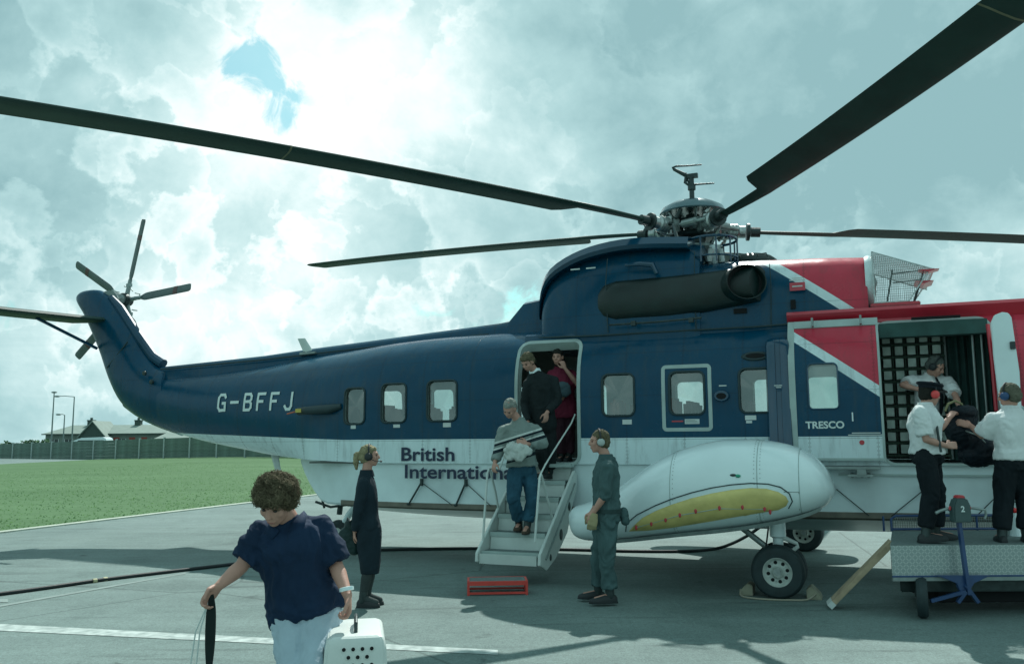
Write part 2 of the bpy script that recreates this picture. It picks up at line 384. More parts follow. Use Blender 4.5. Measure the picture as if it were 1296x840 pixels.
# ------------------------------------------------------------------ ground, grass, lines
def ground_mat():
    m = bpy.data.materials.new('tarmac'); m.use_nodes = True; nt = m.node_tree; b = nt.nodes['Principled BSDF']
    t = nt.nodes.new('ShaderNodeTexCoord')
    def nz(scale, det=6, rough=.6, sx=1, sy=1, dist=0):
        mp = nt.nodes.new('ShaderNodeMapping'); mp.inputs['Scale'].default_value = (sx, sy, 1); nt.links.new(t.outputs['Object'], mp.inputs[0])
        n = nt.nodes.new('ShaderNodeTexNoise'); n.inputs['Scale'].default_value = scale; n.inputs['Detail'].default_value = det; n.inputs['Roughness'].default_value = rough
        n.inputs['Distortion'].default_value = dist
        nt.links.new(mp.outputs[0], n.inputs['Vector']); return n.outputs[0]
    def mul(a_, col_lo, col_hi, p0, p1):
        r = nt.nodes.new('ShaderNodeValToRGB'); nt.links.new(a_, r.inputs[0]); e_ = r.color_ramp.elements
        e_[0].position = p0; e_[0].color = (*col_lo, 1); e_[1].position = p1; e_[1].color = (*col_hi, 1); return r.outputs[0]
    def mx(a_, b_, mode='MULTIPLY', f=1.0):
        n = nt.nodes.new('ShaderNodeMix'); n.data_type = 'RGBA'; n.blend_type = mode; n.inputs[0].default_value = f
        nt.links.new(a_, n.inputs[6]); nt.links.new(b_, n.inputs[7]); return n.outputs[2]
    base = mul(nz(.35, 8, .65), (.120, .176, .168), (.176, .242, .230), .35, .65)
    fine = mul(nz(70, 4, .7), (.66, .66, .66), (1.28, 1.28, 1.28), .3, .7)
    spk = mul(nz(24, 3, .8), (.80, .80, .80), (1.14, 1.14, 1.14), .34, .66)
    mid = mul(nz(5, 7, .7, dist=.4), (.88, .89, .89), (1.08, 1.08, 1.07), .3, .7)
    stain = mul(nz(.9, 5, .55, dist=.8), (.80, .82, .82), (1, 1, 1), .30, .42)
    streak = mul(nz(1.2, 6, .6, .12, 1.6), (.90, .91, .91), (1.05, 1.05, 1.05), .35, .65)
    c = mx(mx(mx(mx(mx(base, fine), mid), stain), streak), spk)
    vo = nt.nodes.new('ShaderNodeTexVoronoi'); vo.feature = 'DISTANCE_TO_EDGE'; vo.inputs['Scale'].default_value = .16
    wr = nt.nodes.new('ShaderNodeMix'); wr.data_type = 'RGBA'; wr.inputs[0].default_value = .04
    nn = nt.nodes.new('ShaderNodeTexNoise'); nn.inputs['Scale'].default_value = 1.5; nn.inputs['Detail'].default_value = 6; nt.links.new(t.outputs['Object'], nn.inputs['Vector'])
    nt.links.new(t.outputs['Object'], wr.inputs[6]); nt.links.new(nn.outputs['Color'], wr.inputs[7]); nt.links.new(wr.outputs[2], vo.inputs['Vector'])
    ck = mul(vo.outputs[0], (.55, .57, .57), (1, 1, 1), .0, .0035)
    spots = mul(nz(2.6, 3, .5, dist=.3), (.50, .52, .52), (1, 1, 1), .235, .30); c = mx(c, spots)
    ty = mul(nz(.55, 5, .5, 1.0, 9.0, dist=.25), (.72, .73, .73), (1, 1, 1), .30, .40); c = mx(c, ty)
    c = mx(c, ck)
    nt.links.new(c, b.inputs['Base Color']); b.inputs['Roughness'].default_value = .82; b.inputs['Specular IOR Level'].default_value = .35
    bp = nt.nodes.new('ShaderNodeBump'); bp.inputs['Strength'].default_value = .6; bp.inputs['Distance'].default_value = .006
    nt.links.new(nz(110, 4, .75), bp.inputs['Height']); nt.links.new(bp.outputs[0], b.inputs['Normal'])
    return m
def grass_mat():
    m = bpy.data.materials.new('mown_grass'); m.use_nodes = True; nt = m.node_tree; b = nt.nodes['Principled BSDF']
    t = nt.nodes.new('ShaderNodeTexCoord')
    def nz(scale, sx=1, sy=1, det=6):
        mp = nt.nodes.new('ShaderNodeMapping'); mp.inputs['Scale'].default_value = (sx, sy, 1); nt.links.new(t.outputs['Object'], mp.inputs[0])
        n = nt.nodes.new('ShaderNodeTexNoise'); n.inputs['Scale'].default_value = scale; n.inputs['Detail'].default_value = det; n.inputs['Roughness'].default_value = .7
        nt.links.new(mp.outputs[0], n.inputs['Vector']); return n.outputs[0]
    def ramp(a_, lo, hi, p0=.3, p1=.7):
        r = nt.nodes.new('ShaderNodeValToRGB'); nt.links.new(a_, r.inputs[0]); e_ = r.color_ramp.elements
        e_[0].position = p0; e_[0].color = (*lo, 1); e_[1].position = p1; e_[1].color = (*hi, 1); return r.outputs[0]
    def mx(a_, b_):
        n = nt.nodes.new('ShaderNodeMix'); n.data_type = 'RGBA'; n.blend_type = 'MULTIPLY'; n.inputs[0].default_value = 1
        nt.links.new(a_, n.inputs[6]); nt.links.new(b_, n.inputs[7]); return n.outputs[2]
    c = mx(mx(ramp(nz(.25, .35, 1.0), (.072, .140, .066), (.108, .190, .098)), ramp(nz(3), (.8, .82, .8), (1.12, 1.1, 1.1))), ramp(nz(30, det=4), (.82, .84, .82), (1.15, 1.15, 1.12)))
    nt.links.new(c, b.inputs['Base Color']); b.inputs['Roughness'].default_value = .9; b.inputs['Specular IOR Level'].default_value = .1
    return m
M['tarmac'] = ground_mat(); M['grass'] = grass_mat()
def sheet(name, pts, z, m, kind='structure', label=None, bevel=0):
    b = MB(); b.add([(p[0], p[1], z) for p in pts], [tuple(range(len(pts)))]); o = b.build(name, m, None, None, fix=False)
    if o.data.polygons[0].normal.z < 0: o.data.flip_normals()
    o['kind'] = kind; return o
# tarmac: one big disc
b = MB(); n = 64
rad = [0.01, 12, 40, 120, 400, 2400]
b.rings([[(math.cos(2*PI*j/n)*r_, math.sin(2*PI*j/n)*r_+8, 0) for j in range(n)] for r_ in rad], caps=False)
g_ = b.build('tarmac_apron', M['tarmac'], None, None, fix=False)
if g_.data.polygons[40].normal.z < 0: g_.data.flip_normals()
g_['kind'] = 'structure'
# grass field: left of the edge line, gently sloping towards the fence
GA = Vector((-9.62, 16.44)); GD = Vector((3.62, 10.49)).normalized(); GN = Vector((-GD.y, GD.x))
def gz(x, y):
    t = min(max((y-32)/45, 0), 1); t = t*t*(3-2*t)
    v = (Vector((x, y))-GA).dot(GN); t *= min(max((v-2)/20, 0), 1)
    return t*0.019*max(min(x+39, 16), -22)*1.0
b = MB(); us = [-60, -30, -12, 0, 5, 10, 15, 20, 27, 35, 45, 55, 65, 75, 90, 110, 140, 190]; vs_ = [0, 1.5, 4, 8, 13, 18, 24, 30, 38, 46, 56, 70, 90, 130, 200, 320]
vv = []
for u in us:
    for v in vs_:
        p = GA+GD*u+GN*v; vv.append((p.x, p.y, gz(p.x, p.y)+.010))
nv = len(vs_)
b.add(vv, [(i*nv+j, (i+1)*nv+j, (i+1)*nv+j+1, i*nv+j+1) for i in range(len(us)-1) for j in range(nv-1)])
o = b.build('grass_field', M['grass'], None, 3.2, fix=False)
if o.data.polygons[5].normal.z < 0: o.data.flip_normals()
o['kind'] = 'structure'
M['edging'] = mat('pale_edging', (.40, .45, .38), .85, var=.25, vscale=4, bump=.3)
p0, p1 = GA-GD*25, GA+GD*150
b = MB(); b.prism([(p0.x-GN.x*.0, p0.y), (p1.x, p1.y), (p1.x-GN.x*.22, p1.y-GN.y*.22), (p0.x-GN.x*.22, p0.y-GN.y*.22)], -.05, .022, 'z')
o = b.build('grass_edge_kerb', M['edging'], None, None); o['kind'] = 'structure'
# tufts of grass over the near part of the field
b = MB(); rnd = random.Random(3)
for i in range(14000):
    v = rnd.random()**1.6*26; u = rnd.uniform(-4, 26)+v*.4; p = GA+GD*u+GN*v
    if abs(p.x/p.y) > .66: continue
    h = rnd.uniform(.012, .035); a = rnd.uniform(0, PI); w = rnd.uniform(.012, .03)
    z = gz(p.x, p.y)+.01; dx, dy = math.cos(a)*w, math.sin(a)*w; tx, ty = rnd.uniform(-.02, .02), rnd.uniform(-.02, .02)
    b.add([(p.x-dx, p.y-dy, z), (p.x+dx, p.y+dy, z), (p.x+tx, p.y+ty, z+h)], [(0, 1, 2)])
M['tuft'] = mat('grass_blades', (.12, .225, .11), .9, var=.15, vscale=1.5, spec=.1)
_nt = M['tuft'].node_tree; _tr = _nt.nodes.new('ShaderNodeBsdfTranslucent'); _tr.inputs[0].default_value = (.14, .26, .11, 1); _mx = _nt.nodes.new('ShaderNodeMixShader'); _mx.inputs[0].default_value = .55
_nt.links.new(_nt.nodes['Principled BSDF'].outputs[0], _mx.inputs[1]); _nt.links.new(_tr.outputs[0], _mx.inputs[2]); _nt.links.new(_mx.outputs[0], _nt.nodes['Material Output'].inputs[0])
tag(b.build('grass', M['tuft'], None, None, fix=False), 'short mown grass blades of the field beyond the tarmac', 'grass', kind='stuff')
# painted lines
M['linepaint'] = mat('worn_line_paint', (.44, .50, .48), .8, var=.25, vscale=9, bump=.3, col2=(.20, .255, .245))
def quadpx(name, pts, z, m):
    return sheet(name, [onground(a_, c_) for a_, c_ in pts], z, m)
quadpx('painted_line', [(-600, 758), (630, 822.5), (630, 828.5), (-600, 769)], .004, M['linepaint'])
M['faint'] = mat('faint_line_paint', (.21, .27, .255), .85, var=.15, vscale=5)
quadpx('painted_line', [(-60, 776), (235, 724.5), (235, 726), (-60, 778.5)], .004, M['faint'])
quadpx('painted_line', [(-20, 758), (10, 758), (10, 762), (-20, 762)], .0045, M['faint'])
# darker resurfaced strip of tarmac with pale margin under the aircraft
M['patch'] = mat('tarmac_patch', (.125, .172, .165), .85, var=.15, vscale=6, bump=.4, bscale=90)

# ------------------------------------------------------------------ far background
# fence
M['concrete'] = mat('concrete_post', (.36, .44, .42), .85, var=.15, vscale=3)
M['fboard'] = mat('weathered_board', (.12, .185, .155), .85, var=.35, vscale=1.5, bump=.3)
def fence():
    A = at(-28, 560, 93); B = at(430, 560, 66); A.z = B.z = 0
    root = empty('boundary_fence', (A.x, A.y, 0)); tag(root, 'long dark board fence with pale concrete posts across the far side of the grass', 'fence')
    d = (B-A); L = d.length; d.normalize(); root.rotation_euler = (0, 0, math.atan2(d.y, d.x))
    n = 15; step = L/n
    pm = MB().box(-.075, .075, -.075, .075, -.4, 1.87).mesh('post'); bm_ = MB().box(.02, step-.02, -.02, .02, 0, .285).mesh('board')
    rm = MB().box(.0, step, -.05, -.02, 0, .06).mesh('rail')
    for i in range(n+1):
        p = A+d*step*i; z = gz(p.x, p.y)
        o = link_mesh('post', pm, M['concrete'], root); o.location = (step*i, 0, z)
        if i == n: break
        q = A+d*step*(i+1); z2 = gz(q.x, q.y)
        for k in range(6):
            o = link_mesh('board', bm_, M['fboard'], root); o.location = (step*i, (.012 if k % 2 else -.012), z+.03+k*.292); o.rotation_euler = (0, -math.atan2(z2-z, step), 0)
fence()
# bungalow
M['bwall'] = mat('rendered_wall', (.17, .22, .19), .85, var=.25, vscale=.8)
M['broof'] = mat('slate_roof', (.21, .275, .245), .8, var=.12, vscale=1.2, bump=.3)
M['bdark'] = mat('dark_gable', (.05, .085, .075), .8, var=.2)
M['bglass'] = mat('dark_window', (.04, .055, .055), .15)
M['bred'] = mat('red_brick_panel', (.30, .06, .045), .8, var=.3)
def house(name, px, Y, w, dpt, hw, hr, label, hip=1.0, chim=(), gable=None, reds=(), wins=(), zb=-.3):
    c = at(px, 556, Y); r = empty(name, (c.x, c.y, zb)); tag(r, label, 'house')
    MB().box(-w/2, w/2, 0, dpt, 0, hw).build('wall', M['bwall'], r, None)
    e_ = .4; rb = MB(); z0 = hw+.003
    V = [(-w/2-e_, -e_, z0), (w/2+e_, -e_, z0), (w/2+e_, dpt+e_, z0), (-w/2-e_, dpt+e_, z0), (-w/2+hip, dpt/2, hr), (w/2-hip, dpt/2, hr)]
    rb.add(V, [(0, 1, 5, 4), (1, 2, 5), (2, 3, 4, 5), (3, 0, 4), (3, 2, 1, 0)])
    rf = rb.build('roof', M['broof'], r, None)
    MB().box(-w/2-e_, w/2+e_, -e_-.08, -e_+.02, z0-.12, z0+.04).build('gutter', M['bdark'], r, None)
    for cx, h in chim:
        ch = MB().box(cx-.45, cx+.45, dpt/2-.4, dpt/2+.4, hr-.6, h).box(cx-.52, cx+.52, dpt/2-.47, dpt/2+.47, h-.18, h-.02).box(cx-.15, cx+.15, dpt/2-.15, dpt/2+.15, h, h+.35).build('chimney', M['bdark'], rf, None)
    if gable:
        g0, g1, gh = gable; gm = (g0+g1)/2
        gb = MB(); gb.add([(g0, -1.6, 0), (g1, -1.6, 0), (g1, -1.6, hw-.2), (gm, -1.6, gh-.25), (g0, -1.6, hw-.2), (g0, dpt/2, 0), (g1, dpt/2, 0), (g1, dpt/2, hw-.2), (gm, dpt/2, gh-.25), (g0, dpt/2, hw-.2)],
            [(0, 1, 2, 3, 4), (5, 9, 8, 7, 6), (0, 5, 6, 1), (1, 6, 7, 2), (4, 9, 5, 0)]); gb.build('gable_wall', M['bdark'], r, None)
        gr = MB()
        for sg, gx in ((1, g1+.35), (-1, g0-.35)):
            gr.add([(gx, -1.9, hw-.45), (gm, -1.9, gh), (gm, dpt/2, gh), (gx, dpt/2, hw-.45), (gx, -1.9, hw-.62), (gm, -1.9, gh-.17), (gm, dpt/2, gh-.17), (gx, dpt/2, hw-.62)],
               [(0, 1, 2, 3), (7, 6, 5, 4), (0, 4, 5, 1), (2, 6, 7, 3), (0, 3, 7, 4)])
        gr.build('gable_roof', M['broof'], r, None)
    for wx in wins:
        f = MB().box(wx-.6, wx+.6, -.06, .02, 1.1, 2.35).build('window', M['bglass'], r, None)
        MB().box(wx-.68, wx+.68, -.1, -.05, 1.02, 1.1).box(wx-.03, wx+.03, -.09, -.06, 1.1, 2.35).box(wx-.68, wx-.6, -.09, -.05, 1.1, 2.4).box(wx+.6, wx+.68, -.09, -.05, 1.1, 2.4).build('frame', M['placard'], f, None)
    for wx in reds: MB().box(wx-.45, wx+.45, -.05, .02, .1, 2.6).build('door', M['bred'], r, None)
    return r
house('bungalow', 134, 130, 18.4, 8.0, 3.15, 4.55, 'long low bungalow with a dark front gable and two chimneys behind the fence', 2.0,
      chim=((-4.3, 5.35), (3.1, 5.3)), gable=(-3.1, .5, 5.1), reds=(4.0, 5.8, 1.6), wins=(-7.8, -5.6, 2.4, 7.6))
house('house', 222, 122, 5.2, 6.0, 2.3, 3.35, 'small pale roofed house to the right of the long bungalow', .5, wins=(-1.2, 1.2))
# lamp posts
M['lamp'] = mat('lamp_post_paint', (.16, .22, .21), .6)
def lamp_post(px, ytop, Y, arm, label):
    base = at(px, 557, Y); top = at(px, ytop, Y); h = top.z+.3
    r = empty('street_lamp', (base.x, base.y, -.3)); tag(r, label, 'street lamp', 'lamp posts beyond the fence')
    MB().tube([(0, 0, 0), (0, 0, h*.5), (0, 0, h)], .12, 10, .07).build('pole', M['lamp'], r)
    if arm:
        MB().tube([(0, 0, h), (arm*.6, 0, h+.12), (arm, 0, h+.1)], .05, 8).build('arm', M['lamp'], r)
    hx = arm if arm else 0
    MB().ell((hx+(-.3 if arm < 0 else 0), 0, h+.08), .42, .18, .13).build('lamp_head', M['lamp'], r)
lamp_post(65, 497, 118, 0, 'tallest lamp post without an arm, left of the bungalow')
lamp_post(91, 502, 118, -2.1, 'tall lamp post with a long arm reaching left, behind the bungalow chimney')
lamp_post(80, 525, 124, -.6, 'shortest lamp post with a stubby arm, between the two tall lamp posts')
# white vehicle
def van():
    c = at(112, 556, 104); r = empty('parked_van', (c.x, c.y, -.2)); tag(r, 'white van whose long roof shows over the fence before the bungalow', 'van')
    prof = [(-2.45, .35), (2.35, .35), (2.45, .9), (2.35, 1.5), (2.05, 2.28), (1.7, 2.42), (-.9, 2.34), (-2.0, 1.95), (-2.35, 1.55)]
    MB().prism(prof, 0, 1.9).build('body', M['white'], r, .5, bevel=.05)
    MB().prism([(-1.95, 1.55), (1.95, 1.55), (1.85, 2.05), (-1.2, 2.05)], -.012, .02).build('window', M['bglass'], r, None)
    for x in (-1.6, 1.6):
        for y in (.05, 1.85):
            w = MB().lathe([(0, -.1), (.33, -.1), (.35, 0), (.33, .1), (0, .1)], (x, y, .35), (0, 1, 0), 20).build('wheel', M['black'], r)
van()
# hedges and shrubs beyond the fence
def leaf_mass(name, boxes, n, leaf, col, label, cat, seed=1, kind=None):
    rd = random.Random(seed); b_ = MB(); tot = sum(w*h for (_, _, w, _, _, h) in boxes)
    for (x, y, w, dd, z, h) in boxes:
        for i in range(int(n*w*h/tot)):
            a_ = rd.random()*2*PI; rr = math.sqrt(rd.random()); hh = rd.random()
            lx = x+(rd.random()-.5)*w; top = h*(.75+.35*noise.noise(Vector((lx*.55, y, seed))))
            pz = z+hh*top; py = y+(rd.random()-.5)*dd*(1-.4*hh)
            c_ = Vector((lx, py, pz)); a1 = Vector((rd.gauss(0, 1), rd.gauss(0, 1), rd.gauss(0, .7))).normalized(); a2 = a1.cross(Vector((rd.gauss(0, 1), rd.gauss(0, 1), rd.gauss(0, 1)))).normalized()
            s_ = leaf*rd.uniform(.6, 1.3)
            b_.add([c_-a1*s_, c_+a2*s_*.6, c_+a1*s_, c_-a2*s_*.6], [(0, 1, 2, 3)])
    o_ = b_.build(name, mat(name+str(seed), col, .8, var=.45, vscale=1.2), None, None, fix=False); tag(o_, label, cat, kind=kind); return o_
c = at(20, 556, 112)
leaf_mass('hedge', [(c.x+(i-3)*2.6, c.y, 3.2, 2.0, -.4, 2.6+.5*math.sin(i*2.1)) for i in range(7)], 7000, .16, (.055, .15, .06), 'bushy green hedge beyond the fence left of the bungalow', 'hedge', 2)
c = at(250, 556, 100)
leaf_mass('hedge', [(c.x+i*2.4, c.y, 3.0, 1.6, -.2, 2.0+.35*math.sin(i*1.7)) for i in range(-3, 8)], 8000, .13, (.07, .16, .075), 'lower hedge beyond the fence to the right of the small house', 'hedge', 5)
c = at(60, 556, 99)
leaf_mass('shrub', [(c.x+i*1.7, c.y, 2.2, 1.4, -.3, 1.35+.3*math.sin(i*2.3)) for i in range(-4, 3)], 4000, .11, (.10, .17, .12), 'row of grey green shrubs just behind the fence boards', 'shrubs', 8)

# ------------------------------------------------------------------ HELICOPTER (x forward, y port, z up; origin on the ground under the rotor)
HX, HY, YAW = 2.5285, 11.5496, -0.3915
heli = empty('helicopter', (HX, HY, 0), YAW)
tag(heli, 'big navy, red and white airliner helicopter parked with its airstair and cargo door open', 'helicopter')
HM = Matrix.Translation((HX, HY, 0)) @ Matrix.Rotation(YAW, 4, 'Z')
#      x, bottom, spring, top, half width, exponent
STA = [(-10.35, 2.28, 2.62, 2.84, .12, 2.0), (-10.0, 2.10, 2.50, 2.83, .20, 2.0), (-9.5, 1.93, 2.42, 2.80, .27, 2.0), (-8.5, 1.68, 2.25, 2.82, .42, 2.1), (-7.2, 1.48, 2.10, 2.90, .62, 2.2),
       (-6.2, 1.40, 2.05, 3.00, .80, 2.3), (-5.2, 1.36, 2.10, 3.09, .98, 2.45), (-4.4, 1.34, 2.18, 3.16, 1.06, 2.55), (-3.4, 1.34, 2.22, 3.20, 1.08, 2.6), (3.6, 1.34, 2.22, 3.22, 1.08, 2.6),
       (4.3, 1.34, 2.20, 3.20, 1.06, 2.5), (4.9, 1.34, 2.1, 3.02, .97, 2.3), (5.4, 1.36, 1.95, 2.62, .78, 2.1), (5.8, 1.42, 1.85, 2.30, .55, 2.0), (6.1, 1.62, 1.82, 2.02, .12, 2.0)]
def stn(x): return interp(STA, x)
VL = 3.0
def surf(x, v, off=0.0):
    """v in [-1,1]: -1 starboard bottom edge, 0 roof centre, +1 port bottom edge"""
    zb, zs, zt, hw, n = stn(x); a = abs(v); sg = -1 if v < 0 else 1
    if a >= .5:
        t = (a-.5)/.5; low = zb+(zs-zb)*(1-t); y = hw
        ny, nz_ = 1.0, 0.0
        # tail sections close underneath
        rnd_ = min(max((-x-5.6)/2.2, 0), 1)*.95 + min(max((x-4.4)/1.4, 0), 1)*.6
        if rnd_ > 0:
            ang = t*PI/2; y = lerp(hw, hw*max(math.cos(ang), 0)**.8, rnd_); low = lerp(low, zs-(zs-zb)*math.sin(ang), rnd_)
            ny, nz_ = lerp(1, math.cos(ang), rnd_), -math.sin(ang)*rnd_
        z = low
    else:
        th = a/.5*PI/2; s_ = max(math.sin(th), 1e-6); c_ = max(math.cos(th), 1e-6)
        y = hw*s_**(2/n); z = zs+(zt-zs)*c_**(2/n)
        ny = (y/hw)**(n-1)/hw; nz_ = ((z-zs)/(zt-zs))**(n-1)/(zt-zs)
    L = math.hypot(ny, nz_); ny /= L; nz_ /= L
    return Vector((x, sg*(y+off*ny), z+off*nz_))
def vz(x, z, side=-1):
    zb, zs, zt, hw, n = stn(x)
    if z <= zs: v = .5+.5*(zs-z)/(zs-zb)
    else:
        q = min((z-zs)/(zt-zs), .9999); th = math.acos(min(q**(n/2), 1)); v = th/(PI/2)*.5
    return side*v
def sy(x, z, off=0.0, side=-1): return surf(x, vz(x, z, side), off)
def patch_mesh(outer, holes, off=0.0, side=-1, grid=(.15, .06), extra=True, flip=False):
    """triangulated piece of the skin: outer & holes are polygons in (x, v)"""
    S_ = VL
    pts = []; edges = []
    for poly in [outer]+holes:
        b0 = len(pts); k = len(poly); pts += [Vector((x, v*S_)) for x, v in poly]; edges += [(b0+i, b0+(i+1) % k) for i in range(k)]
    xs = [p[0] for p in outer]; vs2 = [p[1] for p in outer]
    nx = max(1, int((max(xs)-min(xs))/grid[0])); nv2 = max(1, int((max(vs2)-min(vs2))/grid[1]))
    def near(p, poly):
        for q in poly:
            if abs(p[0]-q[0]) < .035 and abs(p[1]-q[1])*S_ < .035: return True
        return False
    for i in range(nx+1):
        for j in range(nv2+1):
            p = (min(xs)+(max(xs)-min(xs))*i/nx, min(vs2)+(max(vs2)-min(vs2))*j/nv2)
            if not inside(p, outer) or any(inside(p, h) or near(p, h) for h in holes) or near(p, outer): continue
            pts.append(Vector((p[0], p[1]*S_)))
    ov, oe, of, *_ = geometry.delaunay_2d_cdt(pts, edges, [], 0, 1e-6)
    V = [surf(p.x, p.y/S_, off) for p in ov]; Fs = []
    for f in of:
        cx = sum(ov[i].x for i in f)/len(f); cv = sum(ov[i].y for i in f)/len(f)/S_
        if any(inside((cx, cv), h) for h in holes): continue
        if not inside((cx, cv), outer): continue
        Fs.append(tuple(f))
    return V, Fs
def hole(x0, x1, z0, z1, r=.08, side=-1, d=.12, n=5):
    return [(x, vz(x, z, side)) for x, z in densify(rrect(x0, x1, z0, z1, r, n), d)]
SW = [(-4.99, -4.62, 1.90, 2.42), (-4.33, -3.92, 1.91, 2.46), (-3.58, -3.12, 1.92, 2.48), (-1.04, -.62, 1.95, 2.48), (-.17, .26, 1.95, 2.48), (.68, 1.10, 1.96, 2.49), (1.40, 1.86, 1.97, 2.51)]
DOOR = (-2.21, -1.38, 1.36, 2.94); CARGO = (2.25, 3.40, 1.37, 2.97)
PW = [(-5.50, -5.12, 1.98, 2.50), (-4.6, -4.2, 1.95, 2.5), (-3.3, -2.9, 1.95, 2.5), (-2.02, -1.585, 1.95, 2.5), (-.52, -.10, 1.95, 2.5), (.60, 1.03, 1.95, 2.5), (1.33, 1.76, 1.99, 2.51)]
COCK = [(4.55, 5.0, 2.25, 2.75)]
holesS = [hole(*w) for w in SW] + [hole(*DOOR, r=.1), hole(*CARGO, r=.12)] + [hole(*w, side=-1) for w in COCK]
holesP = [hole(*w, side=1) for w in PW] + [hole(*w, side=1) for w in COCK]
# --- skin (one mesh)
xs0, xs1 = -10.35, 6.1
outer = densify([(xs0, -1), (xs1, -1), (xs1, 1), (xs0, 1)], .15)
outer = [(x, max(-1, min(1, v))) for x, v in densify([(xs0, -1), (xs1, -1)], .2)[:-1] if True]
outer = [(xs0+(xs1-xs0)*i/110, -1.0) for i in range(110)] + [(xs1, -1+2*j/36) for j in range(36)] + [(xs1-(xs1-xs0)*i/110, 1.0) for i in range(110)] + [(xs0, 1-2*j/36) for j in range(36)]
V_, F_ = patch_mesh(outer, holesS+holesP, 0.0, grid=(.15, .0335))
b = MB(); b.add(V_, F_); skin = b.build('fuselage', M['livery'], heli, .9)
skin['label'] = 'navy upper fuselage with white belly line and red front'
# --- cabin lining
IN = -.075
cab = [(-5.62+(4.4+5.62)*i/50, -.985) for i in range(50)] + [(4.4, -.985+1.97*j/24) for j in range(24)] + [(4.4-(4.4+5.62)*i/50, .985) for i in range(50)] + [(-5.62, .985-1.97*j/24) for j in range(24)]
V_, F_ = patch_mesh(cab, holesS[:9]+holesP[:7], IN, grid=(.3, .08))
b = MB(); b.add(V_, F_)
b.build('cabin_lining', M['interior'], heli, .9)
MB().box(-5.6, 4.4, -.99, .99, 1.33, 1.352).build('cabin_floor', M['floor'], heli, None)
def bulk(x, name, m, gap=None):
    pts = [surf(x, -1+2*j/30, IN) for j in range(31)]
    rg = [[Vector((x+dx, p.y, p.z)) for p in pts] for dx in (0, .03)]
    MB().rings(rg).build(name, m, heli, None)
bulk(-5.6, 'rear_bulkhead', M['interior']); bulk(2.12, 'bay_darkening_wall', M['dgrey']); bulk(3.95, 'cockpit_bulkhead', M['dgrey'])  # the wall behind the cargo bay is added to keep the bay dark
# windows
def pane_loop(h, off): return [surf(x, v, off) for x, v in h]
def window(h, m=None, parent=None, gm='gasket', off=0.0):
    parent = parent or heli
    L0 = pane_loop(h, off+.006); L1 = pane_loop(h, off-.03); L2 = pane_loop(h, IN+off-.002)
    w = MB().rings([L0, L1, L2], caps=False).build('window', M['frame'], parent, .9)
    MB().tube(L0+[L0[0], L0[1]], .015, 6, caps=False).build('gasket', M[gm], w, 3.2)
    g = MB(); c_ = sum(L1, Vector())/len(L1); g.add(L1+[c_], [(i, (i+1) % len(L1), len(L1)) for i in range(len(L1))])
    g.build('pane', M['glass'], w, None)
    return w
for h in holesS[:6]+[holesS[6]]+holesP[:7]: window(h)
for h in (holesS[9], holesP[7]): window(h)
# door frames
def ring_frame(name, rin, w, parent, m, off0=.0, off1=.016, r=.1, base=0.0, side=-1):
    x0, x1, z0, z1 = rin
    inn = [(x, vz(x, z, side)) for x, z in densify(rrect(x0, x1, z0, z1, r, 6), .12)]
    # matching outer loop
    cx, cz = (x0+x1)/2, (z0+z1)/2
    src = densify(rrect(x0, x1, z0, z1, r, 6), .12); out = []
    for i, (x, z) in enumerate(src):
        a, c_ = src[i-1], src[(i+1) % len(src)]; tx, tz = c_[0]-a[0], c_[1]-a[1]; L = math.hypot(tx, tz); out.append((x+tz/L*w, z-tx/L*w))
    oo = [(x, vz(x, z, side)) for x, z in out]
    A = [surf(x, v, base+off0-.01) for x, v in inn]; B = [surf(x, v, base+off1) for x, v in inn]; Cc = [surf(x, v, base+off1) for x, v in oo]; D = [surf(x, v, base+off0-.01) for x, v in oo]
    return MB().rings([A, B, Cc, D, A], caps=False).build(name, m, parent, .5)
doorway = ring_frame('doorway_frame', DOOR, .045, heli, M['frame'])
L0 = pane_loop(holesS[7], .0); L2 = pane_loop(holesS[7], IN-.05)
MB().rings([L0, L2], caps=False).build('doorway_jamb', M['frame'], heli, .9)
L0 = pane_loop(holesS[8], .0); L2 = pane_loop(holesS[8], IN-.09)
MB().rings([L0, L2], caps=False).build('cargo_door_jamb', M['dgrey'], heli, .9)
ring_frame('cargo_door_seal', CARGO, .03, heli, M['frame'], off1=.012, r=.12)
ring_frame('emergency_exit_frame', (-.225, .305, 1.79, 2.525), .045, heli, M['frame'], off1=.006, r=.012)
# --- hull below the cabin
HST = [(-6.30, 1.34, 1.30, 1.37, .25), (-6.08, 1.14, 1.08, 1.37, .42), (-5.80, .93, .84, 1.37, .60), (-5.52, .76, .66, 1.37, .74), (-5.2, .745, .60, 1.37, .86), (-4.6, .745, .56, 1.36, .98), (-3.5, .74, .52, 1.36, 1.035), (-1, .745, .49, 1.36, 1.045), (3.2, .775, .52, 1.36, 1.045), (4.2, .84, .62, 1.37, .98), (5.0, .98, .80, 1.39, .80), (5.6, 1.18, 1.05, 1.42, .5), (5.9, 1.38, 1.34, 1.45, .15)]
b = MB(); rg = []
for i in range(70):
    x = -6.30+(5.9+6.30)*i/69; zc_, zk, zt, hw = interp(HST, x)
    half = [(hw, zt), (hw*1.0, lerp(zc_, zt, .82)), (hw*.985, lerp(zc_, zt, .5)), (hw*.99, lerp(zc_, zt, .12)), (hw*.995, zc_+.012), (hw*.975, zc_-.02), (hw*.55, lerp(zc_, zk, .55)), (0.0, zk)]
    rg.append([Vector((x, y, z)) for y, z in half]+[Vector((x, -y, z)) for y, z in half[-2::-1]])
b.rings(rg, caps=True)
M['hullpaint'] = livery('hull_paint', low=5.0)
def hull_mat():
    m = mat('hull_white', (.66, .79, .80), .3, var=.2, vscale=1.6, bump=.35, bscale=3)
    return m
hull = b.build('hull', hull_mat(), heli, .35)
